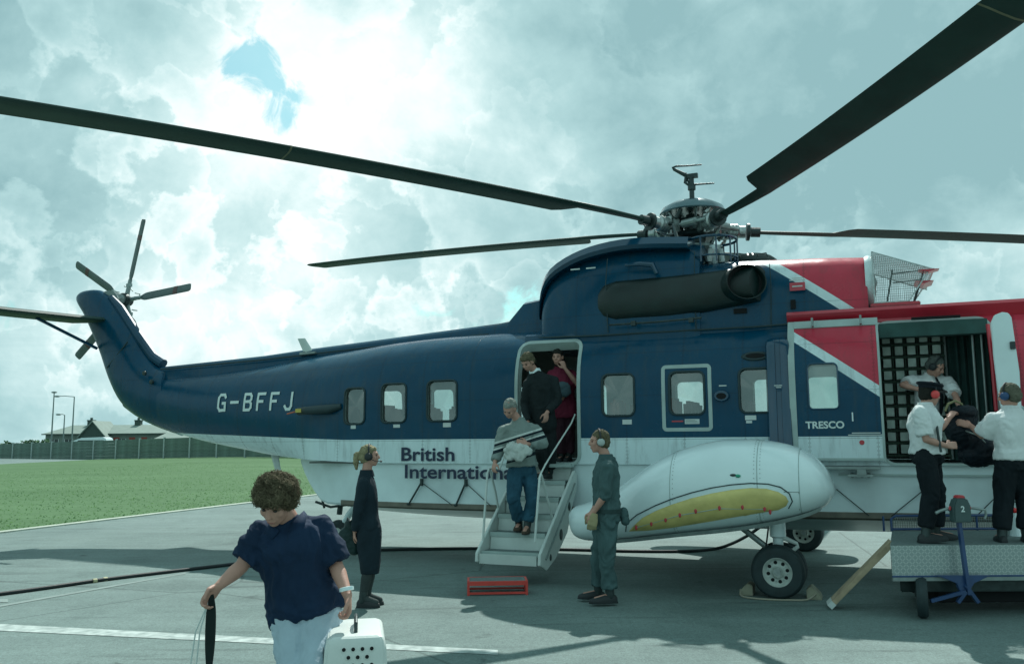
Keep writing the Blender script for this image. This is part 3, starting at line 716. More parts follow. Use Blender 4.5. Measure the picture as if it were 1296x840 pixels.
for sgn in (-1, 1):
    rg = []
    for i in range(24):
        x = -5.1+i*.42; zc_, zk, zt, hwx = interp(HST, x)
        rg.append([Vector((x, sgn*y, z)) for (y, z) in ((hwx-.01, zc_+.055), (hwx+.012, zc_+.05), (hwx+.012, zc_-.01), (hwx-.03, zc_-.035))])
    MB().rings(rg).build('chine_strip', mat('chine_brown', (.17, .16, .13), .7, var=.3), heli, .4)
# tie wires on the hull
M['wire'] = M['dgrey']
def tie(xa, xb, r_=.006, za=1.07, zb_=.78, y=-1.062):
    return MB().tube([(xa, y, za), (xb, y, zb_)], r_, 6).build('tie_wire', M['wire'], heli)
for k, (xa, xb, r_) in enumerate(((-3.68, -3.87, .013), (-3.66, -3.20, .006), (-3.0, -3.14, .013), (-2.98, -2.62, .006), (-2.35, -2.5, .012), (-2.33, -2.0, .006), (1.72, 2.05, .006), (2.62, 2.28, .006), (2.62, 2.95, .006), (3.38, 3.1, .006), (3.38, 3.7, .006))): tie(xa, xb, r_)
for xa in (-3.67, -2.99, 1.68, 2.62, 3.38): MB().box(xa-.018, xa+.018, -1.085, -1.04, 1.03, 1.13).build('tie_fitting', M['dgrey'], heli, .5, bevel=.004)
for xa in (-3.88, -3.15, -2.52): MB().ell((xa, -1.06, .78), .03, .02, .018).build('tie_fitting', M['dgrey'], heli)
MB().box(1.75, 4.3, -1.07, -1.04, 1.225, 1.245).build('hull_ledge', M['frame'], heli, None)
MB().box(-3.4, -.7, -1.075, -1.03, 1.335, 1.35).build('hull_seam', M['white'], heli, None)
# --- tail pylon
PY = [((-9.0, 1.76), (-9.35, 2.93), .30), ((-9.55, 1.92), (-9.52, 2.98), .29), ((-10.0, 2.10), (-9.62, 3.02), .28), ((-10.42, 2.38), (-9.76, 3.13), .26), ((-10.72, 2.78), (-9.98, 3.36), .235), ((-11.02, 3.34), (-10.32, 3.78), .20),
      ((-11.42, 3.98), (-10.72, 4.20), .18), ((-11.68, 4.32), (-10.98, 4.42), .165), ((-11.62, 4.46), (-11.10, 4.49), .13), ((-11.42, 4.51), (-11.22, 4.51), .05)]
M['navymatt'] = mat('navy_matt_paint', (.0008, .050, .098), .5, var=.15, vscale=2.5)
rg = []
for (bx, bz), (fx, fz), w in PY:
    Bk, Fr = Vector((bx, 0, bz)), Vector((fx, 0, fz)); c_ = (Bk+Fr)/2; h_ = (Fr-Bk)/2; n = 20
    rg.append([c_ + h_*(abs(math.cos(a))**.85*(1 if math.cos(a) > 0 else -1)) + Vector((0, w*math.sin(a), 0)) for a in [2*PI*j/n for j in range(n)]])
def densify_rings(rg, k=4):
    out = []; n = len(rg)
    for i in range(n-1):
        for t in range(k):
            u = t/k; p0 = rg[max(i-1, 0)]; p1 = rg[i]; p2 = rg[i+1]; p3 = rg[min(i+2, n-1)]
            out.append([.5*((2*b_) + (c_-a_)*u + (2*a_-5*b_+4*c_-d_)*u*u + (3*b_-a_-3*c_+d_)*u**3) for a_, b_, c_, d_ in zip(p0, p1, p2, p3)])
    return out+[rg[-1]]
pyl = MB().rings(densify_rings(rg)).build('tail_pylon', M['livery'], heli, 1.2)
MB().tube([(-10.62, -.215, 3.0), (-10.15, -.21, 3.45)], .012, 6).build('pylon_seam', M['gasket'], pyl)
# front edge cover of the pylon drive shaft
MB().tube([(-9.50, 0, 3.04), (-9.75, 0, 3.18), (-10.15, 0, 3.60), (-10.6, 0, 4.12), (-10.85, 0, 4.34)], .07, 10, rs=[.09, .09, .09, .085, .06]).build('pylon_shaft_cover', M['navymatt'], heli)
for (x, z) in ((-9.45, 2.70), (-9.62, 2.86)): MB().lathe([(0, 0), (.04, 0), (.04, .03), (0, .04)], (x, -.29, z), (0, -1, 0), 12).build('hinge_bolt', M['dgrey'], heli)
# stabiliser on starboard side with strut
prof = [(0, 0), (.05, .045), (.25, .07), (.55, .05), (.8, .02), (.95, 0), (.55, -.02), (.2, -.04), (.04, -.03)]
rg = []
for y, z0, ch in ((-.05, 3.90, 1.0), (-1.0, 3.86, .95), (-2.0, 3.82, .9), (-2.35, 3.81, .8)):
    rg.append([Vector((-10.75-c_*ch/.95, y, z0+h_)) for c_, h_ in prof])
MB().rings(rg).build('tailplane', M['blade'], heli, .8)
MB().tube([(-11.0, -.12, 3.38), (-11.15, -1.28, 3.81)], .03, 8).build('tailplane_strut', M['navy'], heli)
# tail rotor
TH = Vector((-11.14, .62, 4.40))
MB().tube([(-10.95, .05, 4.34), (-11.12, .30, 4.39), (-11.14, .55, 4.40)], .11, 12, rs=[.15, .13, .10]).build('tail_gearbox', M['grey'], heli)
trt = MB().lathe([(0, -.1), (.13, -.1), (.14, -.03), (.10, .03), (.10, .1), (.05, .14), (0, .15)], TH, (0, 1, 0), 16).build('tail_rotor_hub', M['dgrey'], heli)
for k in range(5):
    a = R(77-72*k); d = Vector((math.cos(a), 0, math.sin(a))); t_ = Vector((-math.sin(a), 0, math.cos(a))); yy = Vector((0, 1, 0))
    b = MB(); b.tube([TH+d*.08, TH+d*.42], .045, 8, .035); b.box(-.05, .05, -.03, .03, -.03, .03, Matrix.Translation(TH+d*.3))
    b.build('blade_root', M['grey'], trt)
    b = MB(); ang = R(14); cdir = (t_*math.cos(ang)+yy*math.sin(ang)); nn_ = d.cross(cdir)
    rg = []
    for r_, ch in ((.40, .09), (.48, .15), (.55, .165), (1.58, .165), (1.62, .13)):
        o_ = TH+d*r_; rg.append([o_+cdir*(u*ch)+nn_*w for u, w in ((-.5, 0), (-.35, .011), (0, .014), (.5, 0), (0, -.010), (-.35, -.011))])
    b.rings(rg); b.build('tail_rotor_blade', M['trblade'], trt, .6)
    b = MB(); o_ = TH+d*1.25; b.rings([[ (TH+d*r_)+cdir*(u*.170)+nn_*w*1.15 for u, w in ((-.5, .001), (-.35, .012), (0, .015), (.5, .001), (0, -.011), (-.35, -.012))] for r_ in (1.2, 1.3)])
    b.build('blade_band', mat('brown_band', (.10, .05, .045), .5), trt)
    MB().tube([TH+d*.2+yy*.12, TH+d*.26+t_*.1+yy*.1, TH+d*.26+t_*.1-yy*.02], .012, 6).build('pitch_link', M['metal'], trt)
# --- spine (tail drive shaft cover) with raised aft fairing
rg = []
for x, zt, w, zb_ in ((-9.48, 2.99, .11, 2.75), (-8.5, 3.03, .14, 2.7), (-7.2, 3.09, .15, 2.8), (-6.3, 3.16, .16, 2.9), (-5.2, 3.23, .17, 3.0), (-4.0, 3.31, .19, 3.05), (-2.9, 3.38, .22, 3.05), (-2.72, 3.40, .24, 3.05), (-2.45, 3.66, .30, 3.05), (-2.0, 3.71, .36, 3.05), (-1.7, 3.71, .38, 3.05)):
    rg.append([Vector((x, y*w, z)) for y, z in ((-1.25, zb_), (-1.05, lerp(zb_, zt, .6)), (-.85, zt-.05), (-.55, zt-.01), (0, zt), (.55, zt-.01), (.85, zt-.05), (1.05, lerp(zb_, zt, .6)), (1.25, zb_))])
MB().rings(rg).build('drive_shaft_cover', M['livery'], heli, .6)
MB().tube([(-9.4, -.16, 2.93), (-7.2, -.2, 3.0), (-5.2, -.23, 3.10), (-3.0, -.28, 3.2)], .012, 6).build('cover_seam', M['gasket'], heli)
# blade antennas
def blade_antenna(x, z, y=0, h=.26, up=1, m='offwhite', lean=-.12, ch=.2):
    rg = [[Vector((x+c_*k_+lean*t_, y+w*k_, z+up*h*t_)) for c_, w in ((-.5*ch, 0), (-.2*ch, .02), (.4*ch, .012), (.5*ch, 0), (.4*ch, -.012), (-.2*ch, -.02))] for t_, k_ in ((0, 1.0), (1, .75))]
    MB().rings(rg).build('antenna', M[m], heli, .5)
blade_antenna(-6.28, 3.08, -.12, .25, lean=-.16)
MB().box(-6.42, -6.1, -.2, .02, 3.045, 3.095).build('antenna_base', M['grey'], heli, .5, bevel=.01)
blade_antenna(-6.95, 1.50, -.1, .32, -1, lean=.10, ch=.16)
# rescue beacon on tail side
bc = MB().tube([(-5.05, -1.0, 2.16), (-5.25, -1.03, 2.12), (-5.45, -1.04, 2.115), (-5.62, -1.04, 2.11)], .06, 12, rs=[.04, .07, .066, .06]).build('beacon_pod', M['gasket'], heli)
MB().tube([(-5.62, -1.04, 2.11), (-5.78, -1.04, 2.10), (-5.83, -1.04, 2.095)], .05, 12, rs=[.06, .058, .02]).build('beacon', M['dgrey'], bc)
MB().box(-5.79, -5.69, -1.105, -1.09, 2.08, 2.135).build('beacon_label', mat('yellow_label', (.50, .42, .08), .5), bc, None)
MB().tube([(-5.83, -1.04, 2.095), (-5.92, -1.03, 2.08), (-6.0, -1.02, 2.065)], .012, 6).build('beacon_pin', mat('orange_pin', (.45, .12, .06), .5), bc)
# --- transmission and engine cowlings
def cowl(name, tab, m, n=3.0, sm=.9, k=5, seg=26):
    rg = []
    for i in range(len(tab)*k-k+1):
        x = lerp(tab[i//k][0], tab[min(i//k+1, len(tab)-1)][0], (i % k)/k); zb_, zt, w = interp(tab, x); sec = []
        for j in range(seg+1):
            th = PI*j/seg; c_, s_ = math.cos(th), math.sin(th)
            sec.append(Vector((x, -w*(abs(c_)**(2/n))*(1 if c_ > 0 else -1), zb_+(zt-zb_)*abs(s_)**(2/n))))
        rg.append(sec)
    return MB().rings(rg).build(name, m, heli, sm)
cowl('transmission_cowling', [(-2.08, 2.9, 3.55, .55), (-2.0, 2.9, 3.85, .68), (-1.84, 2.9, 4.05, .76), (-1.5, 2.9, 4.20, .82), (-1.1, 2.9, 4.29, .86), (-.6, 2.9, 4.32, .88), (.05, 2.9, 4.27, .88), (.2, 2.9, 4.24, .86)], M['livery'], n=3.2)
cowl('engine_cowling', [(.12, 2.9, 3.98, .84), (.6, 2.9, 3.98, .84), (1.2, 2.9, 3.95, .82), (1.7, 2.95, 3.93, .78), (2.18, 3.0, 3.90, .70)], M['livery'], n=3.4)
# raised rim along the back of the cowling
rim = [(-2.06, 3.50), (-2.0, 3.80), (-1.84, 4.03), (-1.5, 4.20), (-1.1, 4.295), (-.6, 4.325), (.1, 4.275)]
rg = []
for x, zt in rim:
    w = interp([(-2.08, .55), (-2.0, .68), (-1.84, .76), (-1.5, .82), (-1.1, .86), (-.6, .88), (.2, .86)], x)[0]
    rg.append([Vector((x-.03, y_, z_)) for y_, z_ in ((-w*.93, zt-.17), (-w*.97, zt-.12), (-w*.90, zt-.02), (-w*.7, zt+.02), (0, zt+.03), (w*.7, zt+.02), (w*.9, zt-.02), (w*.97, zt-.12), (w*.93, zt-.17))])
MB().rings(densify_rings(rg, 3)).build('cowling_rim', M['navy'], heli, .6)
# cowling panel seams, steps and handles
for pts in ([(-1.0, -.885, 3.05), (-1.02, -.885, 3.7), (-1.0, -.84, 4.05)], [(1.06, -.83, 3.0), (1.08, -.83, 3.55), (1.07, -.78, 3.82)], [(.15, -.875, 3.0), (.15, -.875, 3.7), (.15, -.80, 4.05)]):
    MB().tube(pts, .006, 6).build('panel_seam', M['gasket'], heli)
MB().tube([(-2.1, -.80, 3.04), (-1.2, -.885, 3.015), (.9, -.87, 3.02), (1.9, -.83, 3.05)], .012, 6).build('cowling_joint', M['gasket'], heli)
rg = [[surf(x, vz(x, z), o_) for z, o_ in ((3.03, .0), (3.05, .05), (3.02, .06), (2.98, .01))] for x in [-2.2+i*.2 for i in range(17)]]
MB().rings(rg).build('roof_gutter', M['navy'], heli, .5)
for (x, z) in ((-1.52, 3.93), (-1.30, 3.93)): MB().box(x, x+.13, -.845, -.835, z, z+.018).build('stencil_mark', M['placard'], heli, None)
MB().box(.62, .78, -.86, -.835, 3.20, 3.26).build('drain_slot', M['hole_soot'], heli, None)
MB().box(1.30, 1.36, -.84, -.815, 3.22, 3.33).build('drain_slot', M['hole_soot'], heli, None); MB().box(1.26, 1.36, -.84, -.82, 3.10, 3.14).build('drain_slot', M['hole_soot'], heli, None)
# exhaust: sooty duct along the side ending in an oval outlet
rg = []
for x, zc_, h_, yo, yi in ((-1.14, 3.46, .16, -.86, -.6), (-1.07, 3.46, .24, -.90, -.6), (-.9, 3.46, .285, -.935, -.6), (-.2, 3.47, .28, -.96, -.6), (.3, 3.50, .26, -.98, -.6), (.62, 3.53, .245, -1.0, -.62), (.94, 3.565, .225, -1.01, -.66)):
    n = 20; yc = (yo+yi)/2; w = abs(yo-yi)/2
    rg.append([Vector((x+(.10*(-math.cos(a)) if x > .5 else 0), yc-w*math.cos(a)*abs(math.cos(a))**-.25 if abs(math.cos(a)) > 1e-3 else yc, zc_+h_*math.sin(a))) for a in [2*PI*j/n for j in range(n)]])
ex = MB().rings(rg).build('exhaust_duct', M['darkgreen'], heli, .8)
# outlet: an open stub facing outwards and forwards
ax = Vector((.50, -.86, .05)).normalized(); cpt = Vector((.76, -.93, 3.56)); n = 26
e1 = Vector((.75, .62, .1)).normalized(); e1 = (e1-ax*e1.dot(ax)).normalized(); e2 = ax.cross(e1)
def oval(c_, a_, b_): return [c_+e1*a_*math.cos(2*PI*j/n)+e2*b_*math.sin(2*PI*j/n) for j in range(n)]
MB().rings([oval(cpt-ax*.25, .27, .235), oval(cpt+ax*.10, .262, .222), oval(cpt+ax*.112, .258, .218), oval(cpt+ax*.105, .248, .208), oval(cpt-ax*.2, .22, .19)], caps=False).build('exhaust_outlet', M['darkgreen'], ex, .8)
MB().rings([oval(cpt+ax*.02, .245, .205), oval(cpt-ax*.08, .02, .02)], caps=False).build('outlet_interior', M['hole_soot'], ex, None)
MB().tube([(-.95, -1.0, 3.13), (-.3, -1.03, 3.13), (.25, -1.02, 3.15)], .014, 6).build('drain_pipe', M['dgrey'], ex)
for x in (-.62, .12): MB().box(x-.03, x+.03, -1.05, -.98, 3.1, 3.16).build('pipe_clamp', M['dgrey'], ex, None)
# scuffed patch above the exhaust
MB().tube([(-.75, -.875, 3.93), (-.55, -.89, 3.93), (-.38, -.89, 3.9), (-.33, -.89, 3.78)], .035, 8, rs=[.02, .035, .04, .03]).build('cowling_bump', M['navy'], heli)
# intakes, white lip ring and wedge shaped mesh screens
for y in (-.36, .36):
    MB().lathe([(.33, 0), (.345, .05), (.33, .09), (.27, .08), (.24, 0)], (2.16, y, 3.55), (1, 0, 0), 26, close=True).build('intake_lip', M['white'], heli, .9)
    MB().lathe([(0, .16), (.10, .13), (.15, .02), (.16, -.1)], (2.14, y, 3.55), (1, 0, 0), 20).build('intake_bullet', M['grey'], heli, .9)
    MB().lathe([(.25, 0), (.02, -.02)], (2.15, y, 3.55), (1, 0, 0), 20, close=True).build('intake_duct', M['hole_soot'], heli, None)
sc_ = MB().box(2.20, 2.74, -.76, .76, 3.19, 3.235).build('screen_base', M['red'], heli, .5, bevel=.01)
def shield():
    y0, y1 = -.74, .74
    A = [(2.24, y0, 3.86), (2.24, y1, 3.86), (2.94, y1, 3.585), (2.94, y0, 3.585)]
    L = [(2.24, 3.86), (2.86, 3.60), (2.62, 3.24), (2.24, 3.24)]
    mesh = MB()
    # wire mesh: top and sides
    for i in range(30):
        t = i/29; x = lerp(2.25, 2.88, t); zt = lerp(3.855, 3.595, t)
        zl = 3.24 if x < 2.62 else lerp(3.24, 3.60, (x-2.62)/.26)
        if zl < zt-.01:
            for y in (y0, y1): mesh.bar((x, y, zl), (x, y, zt), .0035)
        mesh.bar((x, y0, zt), (x, y1, zt), .0035)
    for j in range(22):
        z = lerp(3.25, 3.85, j/21); xe = 2.25+(3.855-z)/.26*.63; xf = 2.62+(z-3.24)/.36*.26 if z > 3.24 else 2.62
        xe = min(xe, xf)
        if xe > 2.27:
            for y in (y0, y1): mesh.bar((2.25, y, z), (xe, y, z), .0035)
    for j in range(36):
        y = lerp(y0, y1, j/35); mesh.bar((2.25, y, 3.855), (2.88, y, 3.595), .0035)
    sh = mesh.build('mesh_screen', M['grey'], heli, None); sh['kind'] = 'stuff'
    fr = MB()
    for y in (y0, y1):
        fr.bar((2.25, y, 3.86), (2.92, y, 3.59), .014); fr.bar((2.25, y, 3.24), (2.25, y, 3.86), .018); fr.bar((2.62, y, 3.24), (2.86, y, 3.60), .014); fr.bar((2.25, y, 3.245), (2.62, y, 3.245), .014)
    fr.bar((2.25, y0, 3.86), (2.25, y1, 3.86), .018); fr.bar((2.90, y0, 3.60), (2.90, y1, 3.60), .02)
    fr.build('screen_frame', M['metal'], heli, None)
    for x0, x1 in ((2.38, 2.47), (2.68, 2.80)):
        for y in (-.55, .2, .6): MB().bar((x0, y, 3.23), (x1, y, 3.60 if x0 > 2.5 else 3.66), .03, .02).build('screen_strut', M['dgrey'], heli, None)
    for z in (3.60, 3.49): MB().bar((2.46, -.6, z+.0), (2.80, -.6, z+.02), .012).build('screen_rod', M['dgrey'], heli, None)
    MB().prism([(2.74, 3.60), (2.96, 3.595), (2.84, 3.565)], -.78, -.60).build('screen_lip', M['red'], heli, None)
    MB().prism([(2.70, 3.48), (2.90, 3.475), (2.80, 3.445)], -.70, -.3).build('screen_lip', M['red'], heli, None)
shield()
# red roof coaming under the screens and sliding-door rail
cowl('roof_fairing', [(1.75, 3.0, 3.12, .60), (2.0, 3.0, 3.19, .80), (2.7, 3.0, 3.20, .82), (3.3, 3.0, 3.21, .6), (3.8, 3.1, 3.215, .3)], M['red'], n=3.0)
rg = [[surf(x, vz(x, z), o_) for z, o_ in ((3.055, .0), (3.075, .13), (3.045, .16), (3.02, .15), (3.01, .0))] for x in [1.25+i*.15 for i in range(18)]]
MB().rings(rg).build('door_rail', M['red'], heli, .4)
for x in (1.55, 2.08): MB().box(x-.012, x+.012, -1.12, -.98, 2.96, 3.06).build('rail_roller', M['grey'], heli, .5, bevel=.003)
MB().tube([(.90, -.62, 3.93), (.92, -.62, 3.975), (1.02, -.62, 3.985), (1.04, -.62, 3.93)], .009, 6).build('grab_handle', M['dgrey'], heli)
# roof vent slot
MB().box(2.62, 3.12, -.98, -.92, 2.99, 3.015).build('vent_slot', M['hole_soot'], heli, None)

# ---- helper: pixel + plane of the aircraft -> aircraft coordinates
HMi = HM.inverted()
def hl(px, py, yl=None, xl=None, zl=None):
    d = FWD*F_PX + RGT*(px-W0/2) + UPV*(H0/2-py)
    o = HMi @ CAM; d = HMi.to_3x3() @ d
    t = (yl-o.y)/d.y if yl is not None else (xl-o.x)/d.x if xl is not None else (zl-o.z)/d.z
    return o+d*t
# ------------------------------------------------------------------ rotor head
Zv = Vector((0, 0, 1)); HZ = 4.48
head = MB().lathe([(0, 3.9), (.13, 3.9), (.13, 4.3), (.17, 4.32), (.17, 4.40), (.30, 4.41), (.33, 4.44), (.30, 4.465), (.12, 4.47), (.12, 4.60), (.28, 4.605), (.31, 4.63), (.27, 4.655), (.10, 4.665), (.09, 4.74), (0, 4.75)], (0, 0, 0), Zv, 30).build('rotor_head', M['dgrey'], heli, .7)
MB().lathe([(.20, 4.20), (.34, 4.20), (.36, 4.235), (.34, 4.27), (.20, 4.27)], (0, 0, 0), Zv, 30).build('swashplate', M['grey'], head, .7)
MB().lathe([(.44, 4.745), (.455, 4.76), (.42, 4.83), (.30, 4.90), (.14, 4.945), (0, 4.95)], (0, 0, 0), Zv, 36, close=True).lathe([(.44, 4.745), (.3, 4.76), (.1, 4.77), (0, 4.77)], (0, 0, 0), Zv, 36, close=True).build('rotor_head_fairing', mat('fairing_grey_blue', (.10, .17, .19), .22, .3, var=.2), head, .9)
for k in range(10):
    a = 2*PI*k/10; MB().tube([(math.cos(a)*.24, math.sin(a)*.24, 4.63), (math.cos(a)*.36, math.sin(a)*.36, 4.76)], .018, 6).build('fairing_bracket', M['metal'], head)
ms_ = MB().tube([(0, 0, 4.9), (0, 0, 5.31)], .035, 10).tube([(0, 0, 5.10), (0, 0, 5.16)], .055, 10).box(-.05, .09, -.03, .03, 5.27, 5.33).build('mast_post', M['dgrey'], head, .7)
def wp(px, py): return hl(px, py, yl=0)
MB().tube([wp(876, 226), wp(866, 221), wp(853, 214.5), wp(851, 212.5), wp(856, 210.5), wp(870, 210), wp(888, 208.5)], .018, 8, rs=[.03, .03, .022, .016, .014, .012, .010]).build('mast_bar', M['dgrey'], head)
MB().tube([wp(868, 224), wp(867, 231), wp(871, 234), wp(882, 233.5), wp(904, 232)], .018, 8, rs=[.02, .022, .02, .014, .010]).build('mast_bar', M['dgrey'], head)
for s_ in ((868, 219, 872, 233), (872, 222, 869, 230)): MB().tube([wp(s_[0], s_[1]), wp(s_[2], s_[3])], .012, 6).build('mast_gusset', M['dgrey'], head)
def blade(phi, beta, k, pitch=1):
    d = Vector((math.cos(phi), math.sin(phi), 0)); t_ = Vector((-math.sin(phi), math.cos(phi), 0))   # t_: leading edge side
    def P(r_): return d*r_ + Zv*(HZ+.03+math.tan(beta)*r_+k*r_*r_)
    tw = R(pitch)
    # hinge, sleeve and clamps at the root
    sl_ = MB().tube([P(.36), P(.44), P(.46), P(.60), P(.62), P(.70)], .1, 14, rs=[.07, .075, .105, .105, .085, .085]).build('blade_sleeve', M['metal'], head, .5)
    for r_ in (.47, .52, .57): MB().tube([P(r_), P(r_+.018)], .113, 16).build('sleeve_band', M['grey'], sl_, .5)
    MB().tube([P(.72), P(.76)], .12, 14).tube([P(.78), P(.90)], .07, 12).build('blade_cuff', M['dgrey'], sl_, .5)
    for q in (-1, 1): MB().box(-.05, .05, -.02, .02, -.09, .09, Matrix.Translation(P(.36)+t_*.075*q) @ Matrix.Rotation(phi, 4, 'Z')).build('hinge_lug', M['grey'], head, .5, bevel=.006)
    MB().tube([P(.40)+Zv*-.11, P(.40)+Zv*.13], .045, 10).build('hinge_pin', M['metal'], head, .5)
    # lag damper and pitch link
    a0 = P(.60)+t_*-.10+Zv*.01; a1 = d*.22+t_*-.30+Zv*(HZ+.05)
    MB().tube([a1, lerp(a1, a0, .12), lerp(a1, a0, .14), lerp(a1, a0, .62), lerp(a1, a0, .64), a0], .05, 12, rs=[.025, .03, .058, .058, .024, .024]).build('lag_damper', M['grey'], head, .5)
    b0 = P(.50)+t_*.17-Zv*.02; b1 = d*.33+t_*.10+Zv*4.24
    MB().tube([b0, b1], .016, 8).tube([lerp(b0, b1, .35), lerp(b0, b1, .62)], .026, 8).build('pitch_link', M['metal'], head)
    MB().tube([P(.50)+t_*.05, b0], .035, 8, .022).build('pitch_horn', M['dgrey'], head)
    rnd2 = random.Random(int(phi*100))
    for i in range(5):
        q = P(rnd2.uniform(.2, .4))+t_*rnd2.uniform(-.16, .16)+Zv*rnd2.uniform(-.10, .16)
        MB().tube([q, q+Vector((rnd2.uniform(-.08, .08), rnd2.uniform(-.08, .08), rnd2.uniform(.04, .14)))], rnd2.uniform(.012, .03), 8).build('fitting', rnd2.choice([M['metal'], M['grey'], M['dgrey']]), head)
    # blade: bare spar, then full chord aerofoil
    def sect(r_, ch, lead, th_):
        c_ = P(r_); cd_ = (t_*math.cos(tw)+Zv*math.sin(tw)); n_ = d.cross(t_).normalized()
        n_ = (n_*math.cos(tw) - t_*math.sin(tw)).normalized()
        out = []
        for u, w in ((0, 0), (.02, .45), (.08, .8), (.25, 1), (.5, .8), (.8, .3), (1, .04), (1, -.04), (.8, -.2), (.5, -.6), (.25, -.8), (.08, -.6), (.02, -.3)):
            out.append(c_ + cd_*(lead-u*ch) + n_*w*th_)
        return out
    b_ = MB(); rs_ = [(.84, .12, .06, .028), (1.05, .13, .075, .03), (1.5, .165, .105, .03), (1.86, .185, .12, .03), (2.0, .38, .12, .03), (2.10, .455, .12, .032)]
    rs_ += [(2.10+(9.38-2.10)*i/24, .455, .12, .032) for i in range(1, 25)] + [(9.44, .42, .11, .022), (9.46, .30, .08, .012)]
    b_.rings([sect(*q) for q in rs_]); bl = b_.build('rotor_blade', M['blade'], heli, .5)
    MB().rings([sect(r_, .458, .1215, .034) for r_ in (5.6, 5.62)]).build('blade_tape', mat('dull_tape', (.16, .16, .10), .6), bl, .5)
    return bl
for phi, be, k in ((231, 4.0, -.004), (159, 6.5, -.002), (87, 2.0, -.002), (15, -3.0, -.004), (-54.2, .6, .008)): blade(R(phi), R(be), k, -10 if phi == -54.2 else 1)
# cage and fittings at the front of the transmission cowling
for a in [PI*2*j/10 for j in range(10)]:
    MB().tube([(.32+.32*math.cos(a), .34*math.sin(a)-.42, 3.92), (.32+.32*math.cos(a), .34*math.sin(a)-.42, 4.25)], .012, 6).build('cage_bar', M['navy'], heli)
MB().tube([(.32+.32*math.cos(a), .34*math.sin(a)-.42, 4.25) for a in [PI*2*j/24 for j in range(25)]], .018, 8).build('cage_ring', M['navy'], heli)
MB().tube([(.32+.32*math.cos(a), .34*math.sin(a)-.42, 4.0) for a in [PI*2*j/24 for j in range(25)]], .012, 8).build('cage_ring', M['navy'], heli)
rr = random.Random(5)
for i in range(12): 
    q = Vector((rr.uniform(.14, .5), rr.uniform(-.62, -.2), 3.95)); MB().tube([q, q+Vector((rr.uniform(-.05, .05), 0, rr.uniform(.1, .27)))], rr.uniform(.02, .05), 10).build('gearbox_fitting', rr.choice([M['metal'], M['grey'], M['dgrey'], M['white']]), heli)
MB().ell((.75, .1, 4.0), .35, .35, .14).build('oil_cooler_dome', M['darkgreen'], heli)

# ------------------------------------------------------------------ sliding cargo door, pushed aft of its opening
DO = .085
ow = [(x, vz(x, z)) for x, z in densify(rrect(1.27, 2.255, 1.395, 2.975, .015, 2), .1)]
wh = hole(1.475, 1.80, 1.985, 2.50, r=.05)
V0, F0 = patch_mesh(ow, [wh], DO, grid=(.12, .05)); 
b = MB(); b.add(V0, F0)
A = [surf(x, v, DO) for x, v in ow]; B = [surf(x, v, DO-.045) for x, v in ow]; b.rings([A, B], caps=False)
door = b.build('sliding_cargo_door', M['door_livery'], heli, .7, fix=False); door['label'] = 'sliding cargo door with white stripe slid open'
L0 = [surf(x, v, DO+.002) for x, v in wh]; L1 = [surf(x, v, DO-.05) for x, v in wh]
w = MB().rings([L0, L1], caps=False).build('window', M['frame'], door, .9)
c_ = sum(L1, Vector())/len(L1); g = MB(); Lp = [surf(x, v, DO-.02) for x, v in wh]; g.add(Lp+[sum(Lp, Vector())/len(Lp)], [(i, (i+1) % len(Lp), len(Lp)) for i in range(len(Lp))]); g.build('pane', M['glass'], w, None)
MB().tube(L0+[L0[0], L0[1]], .010, 6, caps=False).build('gasket', M['navy'], w, 3.2)
def strip(x0, x1, z0, z1, name, m, parent, o0, o1=None, n=10):
    """thin plate lying on the skin"""
    o1 = o0-.012 if o1 is None else o1
    pts = [(lerp(x0, x1, i/n), lerp(z0, z1, j/n)) for i, j in [(i, 0) for i in range(n)]+[(n, j) for j in range(n)]+[(n-i, n) for i in range(n)]+[(0, n-j) for j in range(n)]]
    rgn = [[surf(x0, vz(x0, lerp(z0, z1, j/n)), o0) for j in range(n+1)]+[surf(x0, vz(x0, lerp(z0, z1, 1-j/n)), o1) for j in range(n+1)],
           [surf(x1, vz(x1, lerp(z0, z1, j/n)), o0) for j in range(n+1)]+[surf(x1, vz(x1, lerp(z0, z1, 1-j/n)), o1) for j in range(n+1)]]
    return MB().rings(rgn).build(name, m, parent, .5)
strip(1.262, 1.335, 1.39, 2.98, 'door_edge', M['frame'], door, DO+.008)
strip(1.336, 2.262, 2.90, 2.98, 'door_edge', M['frame'], door, DO+.010)
strip(2.236, 2.262, 1.39, 2.898, 'door_edge', M['frame'], door, DO+.006)
strip(1.336, 2.234, 1.40, 1.425, 'door_edge', M['frame'], door, DO+.006)
strip(1.93, 1.945, 1.84, 1.94, 'door_handle', M['white'], door, DO+.02)
MB().lathe([(0, 0), (.028, 0), (.025, .006), (0, .007)], sy(2.02, 1.60, DO+.001), (0, -1, 0), 14).build('red_marker', M['redtab'], door)
MB().box(1.22, 2.2, -1.20, -1.06, 1.30, 1.33).box(1.95, 2.05, -1.22, -1.08, 1.24, 1.30).box(1.85, 2.12, -1.21, -1.1, 1.215, 1.245).build('lower_door_track', M['grey'], heli, .5, bevel=.004)
for x in (1.9, 2.0, 2.07): MB().lathe([(0, -.03), (.028, -.03), (.028, .03), (0, .03)], (x, -1.16, 1.235), (0, 1, 0), 12).build('track_roller', M['dgrey'], heli)
